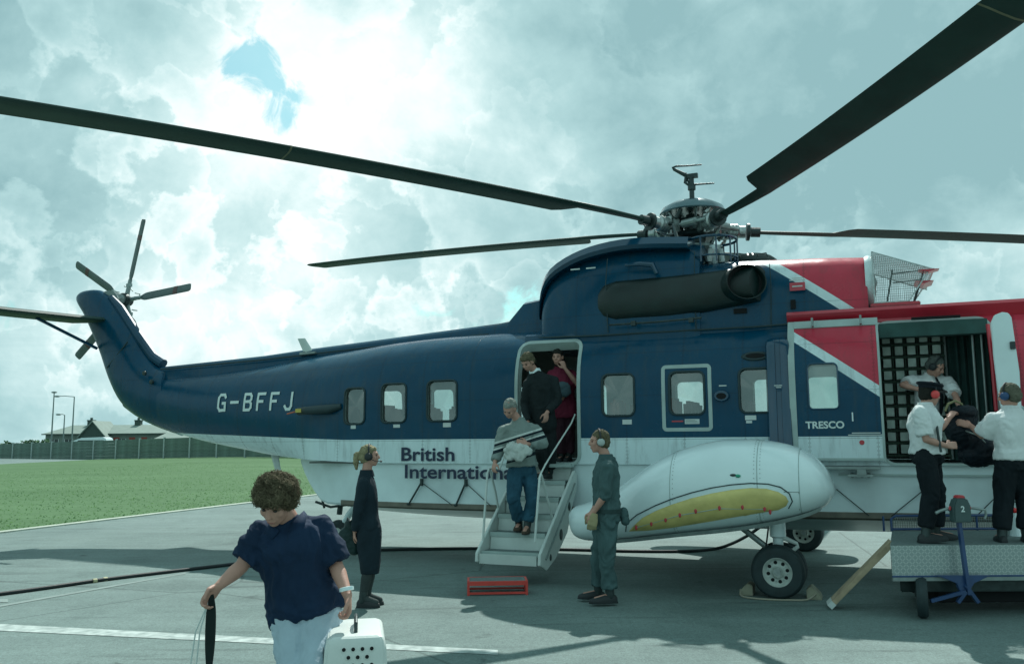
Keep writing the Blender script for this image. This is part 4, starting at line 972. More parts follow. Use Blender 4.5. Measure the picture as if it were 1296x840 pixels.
# front cargo door leaf, folded open
lf = MB()
prof = [hl(*q, yl=-1.24) for q in ((1254, 408), (1258, 399), (1268, 395), (1276, 396), (1280, 402), (1290, 470), (1294, 540), (1272, 545), (1263, 500), (1257, 450))]
lf.prism([(p.x, p.z) for p in prof], -1.26, -1.215)
leaf = lf.build('door_leaf', M['white'], heli, .5, bevel=.008)
p = hl(1281, 437, yl=-1.27); MB().box(p.x-.02, p.x+.03, -1.29, -1.25, p.z-.04, p.z+.04).build('latch', M['dgrey'], leaf, .5, bevel=.004)
MB().tube([hl(1261, 520, yl=-1.15), hl(1256, 460, yl=-1.15), hl(1250, 410, yl=-1.15)], .02, 8).build('door_post', M['red'], heli)
# blue vertical fairing ahead of the sponson
rg = []
for z, k in ((1.55, 1), (2.74, 1), (2.80, .96), (2.84, .8), (2.86, .4)):
    yb = abs(sy(1.15, min(z, 2.86)).y); rg.append([Vector((1.145+.145*k*c_, -(yb-.02)-.155*k*s_, z)) for c_, s_ in [(1, 0), (1, .6), (.85, .92), (.5, 1), (.22, 1), (.18, .9), (-.18, .9), (-.22, 1), (-.5, 1), (-.85, .92), (-1, .6), (-1, 0)]])
col = MB().rings(rg).build('sponson_strut_fairing', M['navy'], heli, .5)
MB().box(1.10, 1.19, -1.232, -1.226, 2.262, 2.272).box(1.12, 1.18, -1.232, -1.226, 2.24, 2.25).build('stencil_mark', M['placard'], col, None)
# small scoops and placards
def oval_on(x, z, a_, h_, name, m, o0=.0, out=.02):
    n = 18; r0 = [sy(x+a_*math.cos(t), z+h_*math.sin(t), o0) for t in [2*PI*j/n for j in range(n)]]; r1 = [sy(x+a_*.85*math.cos(t), z+h_*.85*math.sin(t), out) for t in [2*PI*j/n for j in range(n)]]
    r2 = [sy(x+a_*.6*math.cos(t), z+h_*.5*math.sin(t)-.005, out-.03) for t in [2*PI*j/n for j in range(n)]]
    return MB().rings([r0, r1]).build(name, m, heli, .8)
v1 = oval_on(.47, 2.17, .10, .075, 'air_scoop', M['navy'], out=.05); oval_on(.47, 2.165, .07, .045, 'scoop_mouth', M['hole_soot'], .03, .053)
oval_on(.88, 2.64, .17, .06, 'cabin_vent', M['gasket'], out=.02); oval_on(.88, 2.64, .13, .035, 'vent_mouth', M['hole_soot'], .005, .024)
for (x, z, w_, h_) in ((-4.82, 1.855, .09, .05), (-4.07, 1.86, .11, .045), (-3.27, 1.865, .12, .06), (-.72, 1.87, .12, .06), (.10, 1.865, .18, .06), (.80, 1.90, .13, .055), (.78, 1.85, .07, .03)):
    pl = strip(x-w_/2, x+w_/2, z-h_/2, z+h_/2, 'placard', M['placard'], heli, .004, n=2)
for (x, w_) in ((.10, .16),): 
    for k in range(3): strip(x-w_/2, x+w_/2-.02*k, 1.85+.014*k, 1.856+.014*k, 'placard_line', M['grey'], heli, .006, n=2)
strip(-.15, -.01, 1.862, 1.878, 'red_stencil', M['redtab'], heli, .004, n=2)
for k, (x0, x1) in enumerate(((1.92, 2.22), (1.88, 2.24))): strip(x0, x1, 1.70-.022*k, 1.712-.022*k, 'stencil_mark', M['placard'], door, DO+.004, n=3)
strip(.44, .53, 2.285, 2.30, 'stencil_mark', M['placard'], heli, .004, n=2)
# red placard on the engine cowling
MB().box(1.30, 1.48, -.845, -.83, 3.44, 3.54).build('red_placard', M['red'], heli, None)
MB().box(1.33, 1.45, -.849, -.845, 3.485, 3.50).build('placard_line', M['placard'], heli, None); MB().box(1.30, 1.48, -.842, -.83, 3.565, 3.575).box(1.33, 1.46, -.842, -.83, 3.59, 3.60).build('stencil_mark', M['placard'], heli, None)

# ------------------------------------------------------------------ lettering
def lettering(txt, x0, x1, z0, z1, m, parent, off=.004, bold=.02, base=0.0, name='lettering', plane=None, shear=0):
    cu = bpy.data.curves.new(name, 'FONT'); cu.body = txt; cu.size = 1; cu.offset = bold; cu.resolution_u = 4
    ob = bpy.data.objects.new('tmp', cu); C.objects.link(ob); dg = bpy.context.evaluated_depsgraph_get(); dg.update()
    me = bpy.data.meshes.new_from_object(ob.evaluated_get(dg)); bpy.data.objects.remove(ob); bpy.data.curves.remove(cu)
    bm = bmesh.new(); bm.from_mesh(me); bmesh.ops.triangulate(bm, faces=bm.faces)
    xs = [v.co.x for v in bm.verts]; ys = [v.co.y for v in bm.verts]; a0, a1, c0, c1 = min(xs), max(xs), min(ys), max(ys)
    for v in bm.verts:
        x = lerp(x0, x1, (v.co.x-a0)/(a1-a0)); z = lerp(z0, z1, (v.co.y-c0)/(c1-c0)) + shear*(x-x0)
        v.co = plane(x, z) if plane else sy(x, z, base+off)
    bm.to_mesh(me); bm.free(); me.materials.clear()
    return link_mesh(name, me, m, parent, None)
M['letterw'] = mat('white_lettering', (.62, .72, .70), .5, var=.05); M['letterk'] = mat('navy_lettering', (.006, .02, .055), .5, var=.05)
def tailz(x, z): 
    # surface of the tail with a little clearance
    return sy(x, z, .012)
def stroke_letters(glyphs, x0, z0, h_, adv, m, parent, w=.045, rise=0.0):
    G = {'G': [[(.95, .82), (.78, 1), (.25, 1), (.05, .82), (.05, .18), (.25, 0), (.95, 0), (.95, .45), (.6, .45)]], '-': [[(.0, .5), (.95, .5)]],
         'B': [[(.05, 0), (.05, 1), (.75, 1), (.93, .85), (.93, .66), (.75, .53), (.05, .53)], [(.75, .53), (.95, .38), (.95, .16), (.75, 0), (.05, 0)]],
         'F': [[(.05, 0), (.05, 1), (.95, 1)], [(.05, .52), (.72, .52)]], 'J': [[(.92, 1), (.92, .2), (.74, 0), (.32, 0), (.12, .2)]]}
    lw = .175; k = 0
    for i, g in enumerate(glyphs):
        b_ = MB(); gx = x0+i*adv
        for line in G[g]:
            for (xa, za), (xb, zb_) in zip(line, line[1:]):
                k += 1; A_ = Vector((gx+xa*lw, z0+za*h_+rise*i)); B_ = Vector((gx+xb*lw, z0+zb_*h_+rise*i)); d_ = (B_-A_).normalized(); n_ = Vector((-d_.y, d_.x))*w/2; nseg = 3
                A2, B2 = A_-d_*w*.35, B_+d_*w*.35
                for j in range(nseg):
                    P1, P2 = A2.lerp(B2, j/nseg), A2.lerp(B2, (j+1)/nseg); q = [P1+n_, P1-n_, P2-n_, P2+n_]
                    b_.add([sy(v.x, v.y, .010+.0006*(k % 5)) for v in q], [(0, 1, 2, 3)])
        b_.build('letter', m, parent, None)
stroke_letters('G-BFFJ', -7.755, 2.165, .25, .303, M['letterw'], skin, rise=-.004)
t2 = lettering('British', -3.98, -3.15, 1.37, 1.56, M['letterk'], skin, bold=.020, plane=lambda x, z: Vector((x, -1.094, z)))
t3 = lettering('International', -3.93, -2.22, 1.13, 1.32, M['letterk'], hull, bold=.020, plane=lambda x, z: Vector((x, -1.0775, z)))
t4 = lettering('TRESCO', 1.425, 1.845, 1.76, 1.845, M['letterw'], door, bold=.03, base=DO)

# ------------------------------------------------------------------ cabin and cargo bay interior
def seat(x, y):
    s_ = MB().box(x-.05, x+.40, y-.22, y+.22, 1.62, 1.74).build('seat', M['seatfab'], heli, .5, bevel=.03)
    MB().box(x-.14, x-.02, y-.22, y+.22, 1.66, 2.17).build('seat_back', M['seatfab'], s_, .5, bevel=.04)
    MB().box(x-.02, x+.34, y-.18, y-.14, 1.36, 1.62).box(x-.02, x+.34, y+.14, y+.18, 1.36, 1.62).build('seat_frame', M['dgrey'], s_, None)
for x in (-5.0, -4.35, -3.7, -3.05, -.85, -.1, .65, 1.35):
    for y in (-.72, .3, .76): seat(x, y)
# cargo bay: net over pale bales, quilted curtain, straps
net = MB()
for i in range(8): x = 2.26+i*.095; net.bar((x, -.52, 1.40), (x, -.52, 2.92), .018)
for j in range(13): z = 1.42+j*.122; net.bar((2.24, -.535, z), (2.94, -.535, z), .018)
cn = []
M['net'] = mat('olive_net', (.025, .05, .035), .9, var=.3)
for i in range(6): x = 2.28+i*.135; MB().bar((x, -.52, 1.40), (x, -.52, 2.92), .028, .01).build('cargo_net_strap', M['net'], heli, None)
for j in range(11): z = 1.44+j*.145; MB().bar((2.26, -.535, z), (2.97, -.535, z), .01, .028).build('cargo_net_strap', M['net'], heli, None)
M['bale'] = mat('pale_panel', (.42, .52, .47), .7, var=.3, vscale=9)
for i in range(5):
    for j in range(10): 
        x, z = 2.285+i*.135, 1.45+j*.145; MB().box(x+.022, x+.108, -.53, -.50, z+.018, z+.120).build('pale_panel', M['bale'], heli, None)
M['curtain'] = mat('dark_curtain', (.03, .085, .078), .85, var=.3, vscale=6)
pts = [Vector((2.96+i*.0125, -.42+.035*math.sin(i*.95)+.02*math.sin(i*.37), 0)) for i in range(56)]
MB().rings([[p+Vector((0, 0, z)) for p in pts]+[p+Vector((0, .01, z)) for p in pts[::-1]] for z in (1.38, 2.0, 2.95)]).build('cargo_curtain', M['curtain'], heli, .9)
for x in (2.98, 3.24, 3.33): MB().tube([(x, -.80 if x > 3 else -.5, 1.4), (x, -.80 if x > 3 else -.5, 2.9)], .014, 8).build('cargo_pole', M['grey'], heli)
MB().rings([[Vector((x, -.98, 2.96)), Vector((x, -.80, 2.95)), Vector((x, -.78, 2.80)), Vector((x, -.97, 2.80))] for x in (2.27, 3.38)]).build('rolled_door_lining', M['curtain'], heli, .5)

# ------------------------------------------------------------------ sponsons and landing gear
SP = [(-1.16, .82, .66, .06), (-1.10, .88, .56, .16), (-.95, .93, .51, .27), (-.70, 1.02, .51, .36), (-.43, 1.20, .54, .43), (-.15, 1.39, .58, .48), (.2, 1.55, .63, .51), (.65, 1.645, .69, .53), (1.0, 1.64, .75, .53), (1.3, 1.59, .82, .50), (1.52, 1.49, .89, .43), (1.66, 1.35, .97, .33), (1.72, 1.22, 1.05, .18), (1.735, 1.16, 1.10, .06)]
YC = -2.08
def sp_pt(x, th, off=0.0, sg=1, n=2.3):
    zt, zb_, w = interp(SP, x); zc_, h_ = (zt+zb_)/2, (zt-zb_)/2; c_, s_ = math.cos(th), math.sin(th)
    return Vector((x, sg*(YC-(w+off)*abs(c_)**(2/n)*(1 if c_ > 0 else -1)), zc_+(h_+off)*abs(s_)**(2/n)*(1 if s_ > 0 else -1)))
def sp_side(x, z, off=0.0, n=2.3):
    zt, zb_, w = interp(SP, x); zc_, h_ = (zt+zb_)/2, (zt-zb_)/2; q = min(abs((z-zc_)/h_), .999)
    return Vector((x, YC-(w*(1-q**n)**(1/n)+off), z-off*.3))
M['spw'] = mat('sponson_white', (.74, .87, .88), .22, var=.08, vscale=1.5, coat=.35, bump=.12, bscale=3)
def sponson(sg):
    N_ = 44; xs = [-1.16+(1.735+1.16)*(.5-.5*math.cos(PI*i/(N_-1))) for i in range(N_)]
    sp = MB().rings([[sp_pt(x, 2*PI*j/32, 0, sg) for j in range(32)] for x in xs]).build('sponson', M['spw'], heli, 1.2)
    for xs_ in (-.55, .12, 1.02, 1.42):
        MB().tube([sp_pt(xs_, 2*PI*j/48, .0012, sg) for j in range(49)], .0035, 4, caps=False).build('panel_seam', M['frame'], sp, None)
    rv = MB()
    for xs_ in (-.52, .15, .99, 1.05):
        for j in range(64):
            q = sp_pt(xs_, 2*PI*j/64, .001, sg); rv.box(q.x-.0035, q.x+.0035, q.y-.0035, q.y+.0035, q.z-.0035, q.z+.0035)
    rv_ = rv.build('rivets', M['grey'], sp, None); rv_['kind'] = 'stuff'
    # underside skid strip
    rg = []
    for i in range(24):
        x = -.75+i*(2.35/23); zt, zb_, w = interp(SP, x); rg.append([Vector((x, sg*(YC+y), z)) for y, z in ((-w*.62, zb_+.05), (-w*.6, zb_+.012), (w*.6, zb_+.012), (w*.62, zb_+.05))])
    MB().rings([[Vector((p.x, p.y, p.z-.02)) for p in r_] for r_ in rg]).build('sponson_keel', M['grey'], sp, .5)
    # stub wing joining sponson to the fuselage
    prof = [(-.25, .72), (-.1, .86), (.4, .96), (1.0, .97), (1.35, .9), (1.4, .84), (1.2, .76), (.4, .68)]
    MB().rings([[Vector((x, sg*y, z)) for x, z in prof] for y in (-.95, -1.4, -1.75)]).build('stub_wing', M['spw'], heli, .7)
    # oleo leg, brace, two wheels
    x0, yw = 1.14, -1.99*sg*-1
    yw = -1.99*sg if sg > 0 else 1.99
    yw = sg*-1.99
    leg = MB().tube([(x0, yw, .95), (x0, yw, .62), (x0, yw, .60), (x0, yw, .28)], .07, 14, rs=[.085, .085, .055, .055]).build('oleo_leg', M['white'], heli, .6)
    MB().tube([(.66, yw, .78), (1.02, yw, .50), (1.12, yw, .42)], .032, 10).build('drag_brace', M['grey'], leg)
    MB().tube([(x0+.02, yw, .62), (x0+.19, yw, .55), (x0+.20, yw, .52), (x0+.05, yw, .40)], .025, 8, rs=[.03, .02, .02, .03]).build('torque_link', M['offwhite'], leg)
    MB().tube([(x0-.09, yw-.05, .70), (x0-.12, yw-.08, .5), (x0-.06, yw-.05, .36)], .01, 6).build('brake_hose', M['black'], leg)
    MB().tube([(x0, yw-.22, .275), (x0, yw+.22, .275)], .035, 10).build('axle', M['metal'], leg)
    for dy in (-.135, .135):
        wy = yw+dy; so = -1 if dy < 0 else 1
        whl = MB().lathe([(.150, -.085), (.20, -.095), (.245, -.088), (.268, -.062), (.276, -.02), (.276, .02), (.268, .062), (.245, .088), (.20, .095), (.150, .085)], (x0, wy, .272), (0, 1, 0), 36, close=True).build('main_wheel', M['tyre'], heli, .5)
        MB().lathe([(0, .045), (.05, .05), (.055, .07), (.062, .05), (.075, .035), (.115, .035), (.130, .055), (.146, .085), (.156, .080), (.156, -.08), (0, -.08)] if so > 0 else [(0, -.045), (.05, -.05), (.055, -.07), (.062, -.05), (.075, -.035), (.115, -.035), (.130, -.055), (.146, -.085), (.156, -.080), (.156, .08), (0, .08)], (x0, wy, .272), (0, 1, 0), 32).build('rim', M['rimw'], whl, .5)
        for k in range(8):
            a = 2*PI*k/8+.2; q = Vector((x0+.098*math.cos(a), wy+so*.036, .272+.098*math.sin(a)))
            MB().lathe([(0, 0), (.019, 0), (.019, .003), (0, .003)], q, (0, so, 0), 12).build('rim_hole', M['hole_soot'], whl)
            a += PI/8; MB().lathe([(0, 0), (.008, 0), (.007, .01), (0, .01)], Vector((x0+.098*math.cos(a), wy+so*.036, .272+.098*math.sin(a))), (0, so, 0), 6).build('rim_bolt', M['metal'], whl)
    return sp
M['tyre'] = mat('tyre_rubber', (.016, .034, .037), .7, var=.25, vscale=12, bump=.3, bscale=60); M['rimw'] = mat('rim_paint', (.50, .56, .52), .45, var=.2, vscale=20)
spn = sponson(1); sponson(-1)
# yellow float bag on the outer face
yb_px = [(796, 672), (803, 664), (813, 655), (830, 646), (850, 638), (875, 630), (900, 624), (925, 619.5), (950, 617), (970, 618), (985, 622), (995, 628), (998, 634), (995, 640), (985, 645), (960, 649), (930, 654), (890, 661), (850, 667.5), (820, 671)]
def px_sp(q, off=0):
    y = -2.5
    for _ in range(6):
        p_ = hl(*q, yl=y); s_ = sp_side(p_.x, p_.z); y = s_.y
    p_ = hl(*q, yl=y); return (p_.x, p_.z)
yp = [px_sp(q) for q in yb_px]
def sp_patch(poly, off, name, m, parent, bulge=0.0, den=.07):
    poly = densify(poly, den); pts = [Vector(q) for q in poly]; k = len(pts); ed = [(i, (i+1) % k) for i in range(k)]
    xs = [q[0] for q in poly]; zs_ = [q[1] for q in poly]; x = min(xs)
    while x < max(xs):
        z = min(zs_)
        while z < max(zs_):
            if inside((x, z), poly) and min((x-q[0])**2+(z-q[1])**2 for q in poly) > .0004: pts.append(Vector((x, z)))
            z += .035
        x += .05
    ov, oe, of, *_ = geometry.delaunay_2d_cdt(pts, ed, [], 0, 1e-6)
    V, Fs = [], []
    for i, q in enumerate(ov):
        dm = min(math.hypot(q.x-a_[0], q.y-a_[1]) for a_ in poly); V.append(sp_side(q.x, q.y, off+bulge*min(dm/.05, 1)))
    for f in of:
        cc = (sum(ov[i].x for i in f)/3, sum(ov[i].y for i in f)/3)
        if inside(cc, poly): Fs.append(tuple(f))
    b_ = MB(); b_.add(V, Fs)
    return b_.build(name, m, parent, 1.0)
fb = sp_patch(yp, .003, 'float_bag', M['yellow'], spn, bulge=.022)
fb['label'] = 'yellow folded float bag with red tabs'
ol = [px_sp(q) for q in ((792, 672), (793, 662), (806, 651), (830, 639), (850, 631), (875, 623), (900, 617), (925, 613), (950, 611), (972, 612), (988, 616), (999, 624), (1003, 634), (998, 643))]
MB().tube([sp_side(x, z, .004) for x, z in ol], .006, 6).build('bag_outline', M['gasket'], spn)
for q in ((806, 666), (825, 661), (843, 656), (861, 650), (881, 645), (911, 641), (940, 640), (968, 642), (975, 646)):
    x, z = px_sp(q); p_ = sp_side(x, z, .028); MB().ell(p_, .014, .008, .028).build('red_tab', M['redtab'], fb)
q0 = [px_sp(q) for q in ((806, 666), (861, 650.5), (911, 642), (968, 643))]; MB().tube([sp_side(x, z, .026) for x, z in q0], .004, 5).build('lacing', M['frame'], fb)
sq = [sp_side(*px_sp(q), .003) for q in ((992, 622), (1011, 622), (1012, 645))]; MB().tube(sq, .004, 5).build('panel_seam', M['grey'], spn)
x, z = px_sp((934, 602)); p_ = sp_side(x, z, .0); MB().ell(p_, .028, .02, .018).build('position_light', mat('green_lamp', (.02, .32, .2), .1), spn)
x, z = px_sp((928, 601)); MB().ell(sp_side(x, z, 0), .035, .012, .014).build('lamp_mount', M['dgrey'], spn)
# tail wheel
TX = -5.72
tl = MB().tube([(TX+.45, 0, .78), (TX+.18, 0, .50), (TX+.03, 0, .28)], .06, 12, rs=[.07, .055, .04]).build('tail_wheel_strut', M['white'], heli)
MB().tube([(TX+.05, 0, .95), (TX+.0, 0, .50)], .045, 10).build('tail_oleo', M['dgrey'], tl)
MB().tube([(TX-.35, -.15, .70), (TX-.1, -.1, .62), (TX+.2, 0, .66)], .02, 8).tube([(TX-.32, -.05, .80), (TX-.15, -.2, .62)], .02, 8).build('tow_lug', M['dgrey'], tl)
tw_ = MB().lathe([(.09, -.06), (.15, -.07), (.20, -.05), (.21, 0), (.20, .05), (.15, .07), (.09, .06)], (TX, 0, .21), (0, 1, 0), 28, close=True).build('tail_wheel', M['tyre'], heli, .5)
MB().lathe([(0, -.05), (.08, -.05), (.095, -.06), (.095, .06), (.08, .05), (0, .05)], (TX, 0, .21), (0, 1, 0), 24).build('rim', M['rimw'], tw_, .5)
# ------------------------------------------------------------------ airstair
def airstair():
    x0, x1 = -2.20, -1.43
    st = MB().box(x0, x1, -1.24, -1.07, 1.30, 1.345).build('airstair', M['frame'], heli, .5, bevel=.006)
    for i in range(5):
        y, z = -1.20-.245*i, 1.125-.192*i
        t_ = MB().box(x0+.03, x1-.03, y-.17, y+.06, z-.02, z+.012).build('tread', M['tread'], st, .5, bevel=.004)
        MB().box(x0+.03, x1-.03, y-.182, y-.168, z-.035, z+.016).build('nosing', M['frame'], t_, None)
        MB().add([(x0+.04, y+.055, z), (x1-.04, y+.055, z), (x1-.04, y+.075, z+.17), (x0+.04, y+.075, z+.17), (x0+.04, y+.065, z), (x1-.04, y+.065, z), (x1-.04, y+.085, z+.17), (x0+.04, y+.085, z+.17)], [(0, 1, 2, 3), (7, 6, 5, 4), (0, 4, 5, 1), (3, 2, 6, 7), (0, 3, 7, 4), (1, 5, 6, 2)]).build('riser', M['offwhite'], st, None)
    MB().box(x0+.03, x1-.03, -2.42, -2.39, .235, .345).build('riser', M['offwhite'], st, None)
    for x, s_ in ((x0-.01, -1), (x1, 1)):
        poly = [(-1.08, 1.33), (-1.13, 1.33), (-2.44, .36), (-2.46, .26), (-2.30, .20), (-2.1, .24), (-1.30, .82), (-1.08, 1.05)]
        if s_ > 0: poly = [(-1.08, 1.22), (-1.18, 1.26), (-2.44, .37), (-2.46, .25), (-2.25, .17), (-1.95, .26), (-1.50, .52), (-1.32, .80), (-1.12, 1.0)]
        sd = MB().prism(poly, x, x+.035, 'x').build('side_panel', M['offwhite'], st, .5, bevel=.005)
        if s_ > 0:
            for yy, zz, ll in ((-1.42, .83, .07), (-1.74, .52, .085), (-2.12, .30, .05)):
                MB().ell((x+.036, yy, zz), .008, ll*.7, ll*.8, n=14).build('panel_slot', M['dgrey'], sd)
            MB().tube([(x+.045, -1.20, 1.10), (x+.045, -1.85, .62), (x+.045, -2.3, .30)], .012, 6).build('side_rod', M['grey'], sd)
    def rail(pts, r_=.014): return MB().tube(pts, r_, 10).build('handrail', M['offwhite'], st)
    xr = x1-.02; H = lambda a_, c_: hl(a_, c_, xl=xr)
    rail([H(701, 663), H(694, 636), H(687, 607), H(684.5, 599), H(683, 604), H(681, 630), H(677, 686)])
    rail([H(684.5, 599), H(690, 588), H(701, 570), Vector((xr, -1.13, 1.86)), Vector((xr+.02, -1.02, 1.98))], .010)
    xl_ = x0+.01; H = lambda a_, c_: hl(a_, c_, xl=xl_)
    rail([H(632, 651), H(627, 622), H(621, 597), H(619, 593), H(617, 598), H(614, 640), H(610.5, 694)])
    rail([H(619, 593), H(632, 594), H(645, 560), H(652, 520)], .010)
airstair()
MB().box(-1.49, -1.44, -1.12, -1.085, 1.12, 1.30).build('stair_hinge', M['grey'], heli, None)

# ------------------------------------------------------------------ PEOPLE
def cloth(name, col, var=.25, vs=5, rough=.85, bump=.35, bs=25, col2=None): return mat(name, col, rough, var=var, vscale=vs, bump=bump, bscale=bs, col2=col2, spec=.25)
def remeshed(mb, name, vox, m, parent, it=2, amp=0.0, freq=8.0, zs=.6, seed=0, sm=3.2):
    me = mb.mesh(name, fix=False); ob = bpy.data.objects.new('tmp', me); C.objects.link(ob)
    md = ob.modifiers.new('r', 'REMESH'); md.mode = 'VOXEL'; md.voxel_size = vox
    s_ = ob.modifiers.new('s', 'SMOOTH'); s_.factor = .5; s_.iterations = it
    dg = bpy.context.evaluated_depsgraph_get(); dg.update(); m2 = bpy.data.meshes.new_from_object(ob.evaluated_get(dg))
    bpy.data.objects.remove(ob); bpy.data.meshes.remove(me); m2.name = name
    if amp:
        nv_ = len(m2.vertices); co = [0.0]*(nv_*3); m2.vertices.foreach_get('co', co); no = [0.0]*(nv_*3); m2.vertex_normals.foreach_get('vector', no)
        for i in range(nv_):
            x, y, z = co[3*i:3*i+3]
            w1 = noise.noise(Vector((x*3+seed, y*3, z*3)))*1.6
            q = Vector((x*freq+seed+w1, y*freq-w1, z*freq*zs+w1*1.5)); n_ = noise.noise(q); n2 = noise.noise(q*2.1+Vector((7, 3, 1))); n3 = noise.noise(q*4.3+Vector((1, 9, 4)))
            h_ = amp*((1-abs(n_)*3.0)*.75+(.5-abs(n2)*2.2)*.7+n3*.35)
            for k in range(3): co[3*i+k] += no[3*i+k]*h_
        m2.vertices.foreach_set('co', co); m2.update()
    m2.materials.clear()
    return link_mesh(name, m2, m, parent, sm)
def cap_tube(mb, pts, rs, n=14, ends=True):
    P_ = [Vector(p) for p in pts]; out = []; R_ = []
    for i in range(len(P_)-1):
        for k in range(4): out.append(P_[i].lerp(P_[i+1], k/4)); R_.append(lerp(rs[i], rs[i+1], k/4))
    out.append(P_[-1]); R_.append(rs[-1])
    mb.tube(out, .1, n, rs=R_)
    for p, r_ in ((P_[0], rs[0]), (P_[-1], rs[-1])) if ends is True else ((P_[0], rs[0]),) if ends == 0 else ():
        mb.ell(p, r_*.99, r_*.99, r_*.99, n=12, m=8)
    for p, r_ in zip(P_[1:-1], rs[1:-1]): mb.ell(p, r_*1.0, r_*1.0, r_*1.0, n=12, m=8)
def oring(c_, r_, f_, w, d_, n=22, e=2.4):
    return [c_ + r_*(w*abs(math.cos(a))**(2/e)*(1 if math.cos(a) > 0 else -1)) + f_*(d_*abs(math.sin(a))**(2/e)*(1 if math.sin(a) > 0 else -1)) for a in [2*PI*j/n for j in range(n)]]
def frame_of(f, u):
    f = Vector(f).normalized(); u = Vector(u); r_ = f.cross(u).normalized(); u = r_.cross(f).normalized(); return r_, f, u
def hand(mb, w, d_, pn, th, curl=.5, s=1.0, spread=.0):
    """w wrist, d_ direction of the palm, pn palm normal (side the fingers curl to), th side of the thumb"""
    d_ = Vector(d_).normalized(); pn = (Vector(pn)-d_*Vector(pn).dot(d_)).normalized(); th = (Vector(th)-d_*Vector(th).dot(d_)-pn*Vector(th).dot(pn)).normalized()
    rg = []
    for t, hw, ht in ((-.01, .026, .02), (.015, .030, .019), (.05, .041, .016), (.085, .042, .013), (.094, .036, .009)):
        rg.append(oring(w+d_*t*s, th, pn, hw*s, ht*s, 14))
    mb.rings(rg)
    for k, (off, L_, r_) in enumerate(((.031, .070, .0088), (.0105, .080, .009), (-.0105, .074, .0088), (-.031, .058, .0078))):
        p = w+d_*.088*s+th*off*s; ang = 0; pts = [p-d_*.02*s, p]; a_step = curl*(1+.12*k)
        dr = d_+th*off*(1.6+spread*8); dr.normalize()
        for seg in (.42, .32, .26):
            ang += a_step*(.75 if seg == .42 else 1.0); v_ = dr*math.cos(ang)+pn*math.sin(ang); p = p+v_*L_*seg*s; pts.append(p)
        cap_tube(mb, pts, [r_*s*1.05, r_*s*1.05, r_*s, r_*s*.92, r_*s*.8], 10)
    b0 = w+d_*.022*s+th*.026*s; b1 = b0+(d_*.55+th*.75+pn*.35).normalized()*.038*s; b2 = b1+(d_*.85+th*.25+pn*.5).normalized()*.032*s; b3 = b2+(d_*.9+pn*.55-th*.1).normalized()*.024*s
    cap_tube(mb, [b0, b1, b2, b3], [.015*s, .0125*s, .0105*s, .009*s], 10)
def head_geo(mb, Hc, r_, f, u, s=1.0):
    M3 = Matrix((r_, f, u)).transposed()
    E_ = lambda a_, b_, c_, rx, ry, rz: mb.ell(Hc+r_*a_*s+f*b_*s+u*c_*s, rx*s, ry*s, rz*s, M3, 20, 14)
    E_(0, -.012, .025, .074, .094, .092); E_(0, .020, -.030, .060, .070, .078); E_(0, .052, -.088, .027, .026, .022); E_(0, .035, -.065, .047, .045, .042)
    E_(0, .072, .030, .050, .018, .014); E_(.038, .055, -.022, .022, .024, .026); E_(-.038, .055, -.022, .022, .024, .026)
    cap_tube(mb, [Hc+(f*.086+u*.018)*s, Hc+(f*.104-u*.020)*s], [.009*s, .013*s], 10); E_(0, .098, -.024, .016, .012, .009)
    E_(0, .083, -.056, .024, .010, .007); E_(0, .081, -.066, .021, .010, .007)
    for q in (-1, 1): E_(q*.077, -.005, -.008, .010, .020, .032)
